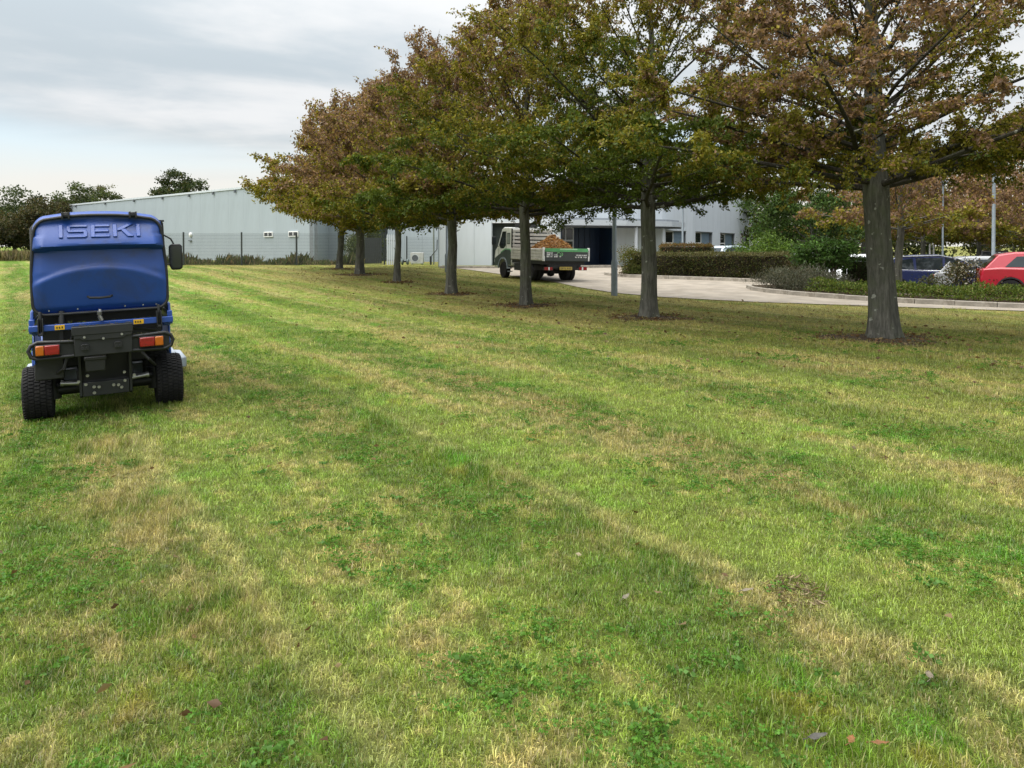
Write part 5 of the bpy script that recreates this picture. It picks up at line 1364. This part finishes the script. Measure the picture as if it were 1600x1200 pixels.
def ground_cover(line, width, h, seed, pal, wts, n, ls, name='ground_cover', spread=.10):
    rng = np.random.default_rng(seed); L = np.array(line, float); d = np.concatenate([[0], np.cumsum(np.linalg.norm(np.diff(L, axis=0), axis=1))])
    t = rng.uniform(0, d[-1], n); x = np.interp(t, d, L[:, 0]); y = np.interp(t, d, L[:, 1]); dx = np.gradient(L[:, 0], d); dy = np.gradient(L[:, 1], d)
    nx, ny = -np.interp(t, d, dy), np.interp(t, d, dx); q = np.hypot(nx, ny); nx, ny = nx/q, ny/q
    w = rng.uniform(0, 1, n); edge = np.clip(np.minimum(w, 1-w)*6, .25, 1)
    hh = h*edge*(1+.20*np.sin(t*2.3+w*4)+.15*np.sin(t*5.1-w*9+seed)+.10*np.sin(t*11+w*17))
    z = .12+hh*(1-rng.uniform(0, 1, n)**2*.75)
    px_, py_ = x+nx*w*width, y+ny*w*width
    P = np.stack([px_, py_, H(px_, py_)+z], 1)
    D = rng.normal(0, .7, (n, 3))+np.array([0, 0, .7])
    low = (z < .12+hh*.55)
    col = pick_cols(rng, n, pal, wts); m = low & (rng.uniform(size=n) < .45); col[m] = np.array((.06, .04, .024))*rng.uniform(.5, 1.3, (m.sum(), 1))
    return tag(leaves(name, P, ls*rng.uniform(.6, 1.35, n), ls*.5, D, col, None, seed), kind='stuff')


ground_cover([(8.8, 22.4), (10.1, 20.65), (11.4, 19.7), (12.75, 18.85), (16.7, 17.35), (25, 15.25)], 1.7, .30, 3, [(.085, .125, .020), (.12, .15, .032), (.05, .08, .016), (.15, .14, .05)], [4, 3, 3, 1], 30000, .075)
ground_cover([(4.6, 31.1), (5.0, 30.7), (5.6, 30.6)], 1.6, .42, 9, [(.06, .085, .02), (.11, .12, .035), (.035, .05, .015)], [3, 3, 2], 4200, .07)
ground_cover([(12.4, 24.9), (13.7, 24.1), (15.4, 22.9), (17.0, 21.3)], .8, .28, 12, [(.05, .06, .02), (.10, .10, .04), (.07, .05, .03)], [3, 2, 3], 3500, .07)


def shrub(x, y, r, h, label, seed, pal, wts, n, ls, clear=.15, nclump=40, stems=6, group=None, flat=.8, upd=.15, narrow=.5, dens_in=.35, sr=.022, name='shrub', cat='shrub', stemmat=None, sig=.13):
    rng = np.random.default_rng(seed); z0 = float(H(x, y)); root = empty(name, (x, y, z0), 0, label, cat, group)
    c = rng.normal(size=(nclump, 3)); c /= np.linalg.norm(c, axis=1, keepdims=True); c *= rng.uniform(dens_in, 1.0, (nclump, 1))**.6
    zc = clear+(h-clear)*.5; c = c*np.array([r, r, (h-clear)*.5])*np.array([1, 1, 1.0])+np.array([0, 0, zc])
    c[:, :2] *= (1+.25*np.sin(np.arctan2(c[:, 1], c[:, 0])*3+seed))[:, None]
    mb = MB()
    for k in range(stems):
        t = c[rng.integers(nclump)]; b = np.array([rng.normal(0, r*.10), rng.normal(0, r*.10), -.05]); m_ = b*.45+t*.55+np.array([0, 0, -.1*h])
        mb.tube([b, m_, t], [sr, sr*.7, sr*.3], 5)
        for q in range(2):
            t2 = c[rng.integers(nclump)]; mb.tube([m_, (m_+t2)/2+np.array([0, 0, .05]), t2], [sr*.55, sr*.4, sr*.2], 4)
    mb.build('stems', stemmat or M_BARKD, root, smooth=True)
    w = rng.uniform(.4, 1.6, nclump); w /= w.sum(); ci = rng.choice(nclump, n, p=w); s = sig*r+.04
    P = c[ci]+rng.normal(0, 1, (n, 3))*np.array([s*1.3, s*1.3, s*flat]); P[:, 2] = np.maximum(P[:, 2], .03)
    D = rng.normal(0, .8, (n, 3))+np.array([0, 0, upd])+(P-np.array([0, 0, zc]))/r*.4
    cs = 1+rng.normal(0, .20, nclump)
    col = pick_cols(rng, n, pal, wts)*np.clip(cs[ci], .5, 1.6)[:, None]
    L_ = ls*rng.uniform(.6, 1.3, n)
    f = leaves('foliage', P, L_, L_*narrow, D, col, root, seed); f['kind'] = 'stuff'
    return root


shrub(9.25, 24.05, 1.0, .72, 'grey-green lavender mound at the corner of the kerbed bed', 31, [(.10, .105, .075), (.075, .085, .06), (.13, .12, .09)], [3, 3, 2], 9000, .085, clear=0, nclump=60, upd=.9, narrow=.2, flat=.6)
shrub(9.95, 23.6, .7, .6, 'smaller grey lavender mound behind the low green ground cover', 32, [(.10, .105, .075), (.075, .085, .06), (.09, .06, .07)], [3, 3, 1], 5000, .085, clear=0, nclump=40, upd=.9, narrow=.2, flat=.6)
shrub(11.2, 26.6, .95, 1.75, 'dark green multi-stemmed shrub with drooping leaves behind the bed', 33, [(.040, .090, .018), (.06, .115, .025), (.03, .05, .014)], [3, 2, 2], 6500, .15, clear=.75, nclump=34, stems=12, upd=-.25, narrow=.34, flat=.6, sr=.028)
shrub(11.4, 33.5, 1.3, 1.75, 'bright green spreading shrub beyond the right end of the long hedge', 34, [(.075, .13, .022), (.10, .155, .03), (.04, .075, .015)], [3, 2, 2], 6000, .13, clear=.2, upd=.1, narrow=.4)
shrub(5.05, 31.3, .55, 1.25, 'yellowish upright bush at the left end of the long hedge', 35, [(.10, .10, .025), (.07, .09, .022), (.14, .10, .03)], [3, 3, 1], 3200, .07, clear=.1)
shrub(14.2, 22.9, .72, 1.25, 'straggly reddish-brown shrub with pale seed heads left of the red car', 36, [(.06, .055, .022), (.10, .07, .035), (.035, .045, .016), (.45, .42, .34)], [3, 2, 3, 1.2], 3200, .075, clear=.15, stems=10, nclump=46, sig=.10)
shrub(13.3, 23.4, .5, .75, 'low thin shrub in front of the dark blue car', 37, [(.055, .07, .025), (.085, .075, .035)], [3, 2], 1300, .07, clear=.1, stems=8)
shrub(-10.3, 51.5, 1.2, 2.3, 'tall bushy green shrub in the gap between the warehouse walls', 38, [(.045, .065, .018), (.075, .09, .028), (.03, .04, .014)], [3, 2, 2], 6500, .14, clear=.2)
shrub(10.9, 28.2, .45, .9, 'small brown-leaved shrub beside the dark purple hedge', 39, [(.07, .05, .028), (.05, .045, .02)], [1, 1], 1200, .08, clear=.1)


def far_tree(x, y, h, r, clear, label, seed, pal, wts, n, ls, tr=.16, nclump=120, group=None, name='tree', flat=.7, sig=.085, squash=1.0, stemmat=None):
    rng = np.random.default_rng(seed); z0 = float(H(x, y)); root = empty(name, (x, y, z0), 0, label, 'tree', group)
    c = rng.normal(size=(nclump, 3)); c /= np.linalg.norm(c, axis=1, keepdims=True); c *= rng.uniform(.3, 1, (nclump, 1))**.5
    zc = clear+(h-clear)*.5
    c = c*np.array([r, r, (h-clear)*.5*squash])+np.array([0, 0, zc]); c *= 1+rng.normal(0, .07, (nclump, 1))
    a = np.arctan2(c[:, 1], c[:, 0]); c[:, :2] *= (1+.18*np.sin(2*a+seed)+.12*np.sin(5*a+seed*2))[:, None]
    mb = MB(); mb.tube([(0, 0, -.1), (0, 0, .1), (.05, .03, clear), (.1, -.05, zc), (.1, 0, h*.85)], [tr*1.5, tr*1.05, tr*.85, tr*.5, tr*.12], 10)
    for k in range(16):
        t = c[rng.integers(nclump)]; zb = clear*.9+(zc-clear)*rng.uniform(0, 1); b = np.array([.05, .0, zb]); m_ = b*.5+t*.5+np.array([0, 0, -.06*h])
        mb.tube([b, m_, t], [tr*.4, tr*.28, tr*.08], 5)
    mb.build('trunk', stemmat or M_BARK, root, smooth=True)
    w = rng.uniform(.4, 1.6, nclump); w /= w.sum(); ci = rng.choice(nclump, n, p=w); s = sig*r
    P = c[ci]+rng.normal(0, 1, (n, 3))*np.array([s*1.3, s*1.3, s*flat])
    D = rng.normal(0, .8, (n, 3))+np.array([0, 0, -.1])
    cs = np.clip(1+rng.normal(0, .22, nclump), .5, 1.6)
    col = pick_cols(rng, n, pal, wts)*cs[ci][:, None]
    L_ = ls*rng.uniform(.6, 1.3, n)
    f = leaves('crown', P, L_, L_*.6, D, col, root, seed); f['kind'] = 'stuff'
    return root


DARKG = [(.036, .056, .020), (.050, .070, .025), (.07, .08, .032)]
BRNG = [(.075, .066, .032), (.055, .060, .028), (.095, .075, .038), (.04, .05, .02)]
# trees beyond the field on the left
gl = 'trees beyond the field at the far left'
far_tree(-59, 88, 6.9, 5.2, .8, 'dark green leafy tree at the far left behind the field', 51, DARKG, [3, 3, 1], 15000, .30, tr=.25, group=gl)
far_tree(-63, 82, 6.2, 4.5, .5, 'dark low tree at the left edge of the photo behind the reeds', 52, DARKG, [3, 2, 1], 13000, .30, tr=.22, group=gl)
far_tree(-52.5, 84, 6.2, 4.2, .5, 'brownish thick tree left of the mower behind the field', 53, BRNG, [3, 3, 2, 2], 14000, .28, tr=.22, group=gl)
far_tree(-57.5, 78, 5.4, 4.2, .3, 'low brownish bushy tree in front of the dark trees at far left', 54, BRNG, [3, 3, 2, 2], 14000, .26, tr=.2, group=gl)
far_tree(-56, 96, 8.3, 4.4, 1, 'tall green-topped tree rising behind the brownish trees', 55, DARKG, [2, 3, 2], 15000, .30, tr=.25, group=gl)
far_tree(-52.5, 97, 7.6, 3.8, 1, 'green tree beside the low end of the warehouse roof', 56, DARKG, [2, 3, 2], 13000, .30, tr=.25, group=gl)
far_tree(-66.5, 120, 11.0, 1.4, 6.5, 'thin pale wispy tree sticking up above the treetops', 57, [(.13, .13, .075), (.10, .10, .055)], [1, 1], 1500, .30, tr=.16, group=gl, sig=.2, nclump=26)
far_tree(-70, 95, 7.4, 5.5, .5, 'dark tree just outside the left edge of the field', 58, DARKG, [3, 2, 1], 7000, .38, tr=.22, group=gl)
far_tree(-54.5, 122, 12.4, 5.2, 1.5, 'broad dark green oak rising above the warehouse roof', 59, [(.028, .046, .016), (.045, .06, .022), (.07, .07, .03)], [3, 3, 1], 15000, .42, tr=.45, nclump=110)
# car park trees on the right
gr = 'autumn trees round the car park'
CPB = [(.135, .095, .040), (.155, .085, .040), (.105, .09, .028), (.075, .075, .02)]
hornbeam(13.33, 25.6, 5.0, 3.1, 2.35, .13, 'slender car park tree with flat brown crown, trunk in front of the blue car', 61, .55, 11000, .12, nprim=15, group=gr, split=False, nsec=9, nter=5, gap=.4)
hornbeam(18.9, 40, 6.0, 4.4, 2.0, .15, 'brown spreading tree beyond the dark green maple', 62, .48, 17000, .17, nprim=16, group=gr, split=False, nsec=9, nter=5)
hornbeam(24.3, 44, 6.0, 4.8, 1.9, .15, 'olive and brown tree behind the slim far lamp post', 63, .36, 19000, .17, nprim=17, group=gr, split=False, nsec=9, nter=5)
hornbeam(29.5, 47, 6.2, 5.0, 1.8, .15, 'orange-brown tree between the two car park lamp posts', 64, .44, 19000, .18, nprim=17, group=gr, split=False, nsec=9, nter=5, yellow=.1)
hornbeam(29.5, 40.5, 6.2, 4.8, 1.8, .15, 'rusty tree behind the red car at the right edge', 65, .46, 19000, .17, nprim=17, group=gr, split=False, nsec=9, nter=5)
hornbeam(36, 52, 6.8, 5.5, 1.8, .16, 'russet tree farthest right behind the car park', 66, .44, 16000, .2, nprim=17, group=gr, split=False, nsec=9, nter=5)
far_tree(22, 60, 7.2, 5.2, .3, 'dense dark green tree closing the car park behind the slim trunk', 67, [(.03, .05, .012), (.05, .065, .016), (.08, .08, .025)], [3, 3, 1], 9000, .3, group=gr)
far_tree(31.5, 61, 6.8, 5.6, .3, 'dense green tree at the back of the car park behind the white posts', 68, [(.03, .05, .012), (.05, .065, .016), (.08, .08, .025)], [3, 3, 1], 9000, .3, group=gr)
far_tree(40.5, 60, 7.0, 5.8, .3, 'dense olive tree at the back of the car park behind the right lamp post', 69, [(.035, .05, .012), (.06, .068, .018), (.10, .08, .03)], [3, 3, 1], 9000, .3, group=gr)
far_tree(50, 58, 7.4, 5.8, .3, 'dense tree beyond the right edge of the car park', 70, BRNG, [3, 3, 1, 2], 7000, .32, group=gr)
far_tree(14.6, 36.3, 4.7, 2.55, 1.25, 'round dark green maple at the end of the office building', 71, [(.035, .070, .015), (.050, .090, .020), (.07, .105, .026), (.025, .04, .011)], [3, 3, 2, 2], 13000, .15, tr=.11, nclump=80)

# reeds and rough weeds at the foot of the fence
rg = np.random.default_rng(90)
n = 5200; x = rg.uniform(-27, -9.8, n); y = rg.uniform(46.3, 49.2, n); P = np.stack([x, y, H(x, y)], 1)
hh = rg.uniform(.15, .55, n)*(1+.5*np.sin(x*1.7)+.3*np.sin(x*4.1+1)); hh = np.clip(hh, .08, 1.1)
D = np.stack([rg.normal(0, .35, n), rg.normal(0, .35, n), np.ones(n)], 1)
tag(leaves('rough_weeds', P, hh, .06, D, pick_cols(rg, n, [(.10, .115, .04), (.20, .165, .095), (.06, .08, .025), (.11, .075, .045)], [3, 2, 3, 1]), None, 4), kind='stuff')
n = 14000; x = rg.uniform(-85, -36, n); y = 58+rg.uniform(0, 1, n)**1.5*14; P = np.stack([x, y, H(x, y)], 1)
hh = rg.uniform(.35, 1.0, n); D = np.stack([rg.normal(0, .2, n), rg.normal(0, .2, n), np.ones(n)], 1)
tag(leaves('reeds', P, hh, .07, D, pick_cols(rg, n, [(.24, .20, .125), (.17, .14, .08), (.11, .115, .05)], [3, 2, 2]), None, 4), kind='stuff')
# ------------------------------------------------------------ grass blades (instanced tufts, uncountable)
def tuft_mesh(name, rg, n, L, spread, lean, wid):
    vs = []; fs = []; cs = []
    for i in range(n):
        a = rg.uniform(0, 2*math.pi); r = spread*math.sqrt(rg.uniform(0, 1)); bx, by = r*math.cos(a), r*math.sin(a)
        d = rg.uniform(0, 2*math.pi); l = L*rg.uniform(.55, 1.25); le = lean*rg.uniform(.3, 1.3); w = wid*rg.uniform(.7, 1.3)
        sx, sy = -math.sin(d)*w/2, math.cos(d)*w/2
        o = len(vs)
        p1 = (bx+math.cos(d)*l*.5*math.sin(le*.6), by+math.sin(d)*l*.5*math.sin(le*.6), l*.5*math.cos(le*.6))
        p2 = (p1[0]+math.cos(d)*l*.5*math.sin(min(le*1.5, 1.9)), p1[1]+math.sin(d)*l*.5*math.sin(min(le*1.5, 1.9)), p1[2]+l*.5*math.cos(min(le*1.5, 1.9)))
        vs += [(bx-sx, by-sy, -.01), (bx+sx, by+sy, -.01), (p1[0]-sx*.8, p1[1]-sy*.8, p1[2]), (p1[0]+sx*.8, p1[1]+sy*.8, p1[2]), p2]
        fs += [(o, o+1, o+3), (o, o+3, o+2), (o+2, o+3, o+4)]
        cs += [(rg.uniform(0, 1), rg.uniform(0, 1), 0)]*5
    return np_mesh(name, np.array(vs), np.array(fs), M_BLADE, None, np.array(cs), link=False)


def clover_mesh(name, rg, n, size, spread, mt, base):
    P = []; D = []; c = []
    for i in range(n):
        a = rg.uniform(0, 6.28); r = spread*math.sqrt(rg.uniform(0, 1)); z = rg.uniform(.008, .03)
        for k in range(3):
            b = a+k*2.09+rg.uniform(-.3, .3)
            P.append((r*math.cos(a*3), r*math.sin(a*3), z)); D.append((math.cos(b), math.sin(b), rg.uniform(-.1, .35)))
            j = rg.uniform(.7, 1.35); c.append([x*j for x in base])
    n_ = len(P)
    return leaves(name, np.array(P), size, size*.85, np.array(D), np.array(c), None, 3, mt, .05, link=False)


def scatter(name, pts, rot, scl, idx, kinds):
    coll = bpy.data.collections.new(name+'_kinds')
    for o in kinds: coll.objects.link(o)
    me = bpy.data.meshes.new(name); me.vertices.add(len(pts)); me.vertices.foreach_set('co', np.ascontiguousarray(pts, np.float32).ravel())
    for nm, typ, dat, key in (('rot', 'FLOAT_VECTOR', rot, 'vector'), ('scl', 'FLOAT_VECTOR', scl, 'vector'), ('idx', 'INT', idx, 'value')):
        a = me.attributes.new(nm, typ, 'POINT')
        a.data.foreach_set(key, np.ascontiguousarray(dat, np.int32 if typ == 'INT' else np.float32).ravel())
    o = bpy.data.objects.new(name, me); COL.objects.link(o)
    g = bpy.data.node_groups.new(name, 'GeometryNodeTree')
    g.interface.new_socket('Geometry', in_out='INPUT', socket_type='NodeSocketGeometry')
    g.interface.new_socket('Geometry', in_out='OUTPUT', socket_type='NodeSocketGeometry')
    gi = g.nodes.new('NodeGroupInput'); go = g.nodes.new('NodeGroupOutput')
    ci = g.nodes.new('GeometryNodeCollectionInfo'); ci.inputs[0].default_value = coll; ci.inputs[1].default_value = True; ci.inputs[2].default_value = True
    ip = g.nodes.new('GeometryNodeInstanceOnPoints'); ip.inputs['Pick Instance'].default_value = True
    def attr(nm, typ):
        n = g.nodes.new('GeometryNodeInputNamedAttribute'); n.data_type = typ; n.inputs[0].default_value = nm; return n.outputs[0]
    g.links.new(gi.outputs[0], ip.inputs['Points']); g.links.new(ci.outputs[0], ip.inputs['Instance'])
    g.links.new(attr('idx', 'INT'), ip.inputs['Instance Index'])
    e2r = g.nodes.new('FunctionNodeEulerToRotation'); g.links.new(attr('rot', 'FLOAT_VECTOR'), e2r.inputs[0]); g.links.new(e2r.outputs[0], ip.inputs['Rotation'])
    g.links.new(attr('scl', 'FLOAT_VECTOR'), ip.inputs['Scale'])
    g.links.new(ip.outputs[0], go.inputs[0])
    o.modifiers.new('scatter', 'NODES').node_group = g
    return tag(o, kind='stuff')


rg = np.random.default_rng(11); pr = random.Random(5)
kinds = [tuft_mesh('tuft_%02d' % i, pr, 15, .019, .06, 1.35, .0024) for i in range(5)]
kinds += [tuft_mesh('tuft_1%d' % i, pr, 12, .030, .06, 1.05, .0025) for i in range(3)]
kinds += [tuft_mesh('tuft_2%d' % i, pr, 12, .044, .055, .70, .0030) for i in range(2)]      # lusher clumps
P = []; S = []; I = []
def vnoise(x, y, s):
    x = x*s; y = y*s
    return (np.sin(x*1.3+y*.7+1)+np.sin(-x*.8+y*1.6+2)+np.sin(x*2.3+y*1.9+.5)*.6+np.sin(-x*1.9+y*3.1)*.5)/3.1
for y0, y1, den, sc in ((1.7, 3.4, 2300, 1.0), (3.4, 5.5, 1500, 1.05), (5.5, 9, 700, 1.25), (9, 14, 300, 1.5), (14, 22, 110, 1.8), (22, 34, 36, 2.1), (34, 47, 16, 2.4)):
    w0 = .84*y1+2.6
    n = int(den*(y1-y0)*2*w0)
    x = rg.uniform(-w0, w0, n); y = rg.uniform(y0, y1, n)
    ok = on_lawn(x, y) & (np.abs(x) < .84*y+2.6)
    x, y = x[ok], y[ok]; n = len(x)
    lush = vnoise(x, y, 2.1)+rg.normal(size=n)*.18
    thin = vnoise(x+40, y-13, 1.6)
    keep = (thin > -.70) | (rg.uniform(size=n) < .72)
    x, y, lush = x[keep], y[keep], lush[keep]; n = len(x)
    i_ = rg.integers(0, 5, n); i_ = np.where(rg.uniform(size=n) < .35, rg.integers(5, 8, n), i_); i_ = np.where((lush > .62), rg.integers(8, 10, n), i_)
    s = sc*rg.uniform(.75, 1.3, n)
    zs = np.where(y > 14, s*.75, s)
    P.append(np.stack([x, y, H(x, y)+bump(x, y)], 1)); S.append(np.stack([s, s, zs], 1)); I.append(i_)
P = np.concatenate(P); S = np.concatenate(S); I = np.concatenate(I); n = len(P)
rot = np.stack([rg.normal(size=n)*.12, rg.normal(size=n)*.12, rg.uniform(0, 6.28, n)], 1)
scatter('grass', P, rot, S, I, kinds)

# clover and broad-leaved weeds in loose patches
ck = [clover_mesh('clover_%d' % i, pr, 12, .011, .05, LEAF, (.070, .165, .020)) for i in range(3)]
ck += [clover_mesh('clover_3', pr, 6, .020, .05, LEAF, (.075, .165, .03))]
n = 30000; x = rg.uniform(-11, 11, n); y = 1.8+12*rg.uniform(0, 1, n)**1.6
ok = (np.abs(x) < .8*y+.8) & (vnoise(x+9, y+4, 1.9)+rg.normal(size=n)*.2 > .30)
x, y = x[ok], y[ok]; n = len(x)
s = rg.uniform(.7, 1.3, n)
scatter('clover', np.stack([x, y, H(x, y)+bump(x, y)+.006], 1), np.stack([rg.normal(size=n)*.1, rg.normal(size=n)*.1, rg.uniform(0, 6.28, n)], 1), np.stack([s, s, s], 1), np.where(rg.uniform(size=n) < .12, 3, rg.integers(0, 3, n)), ck)
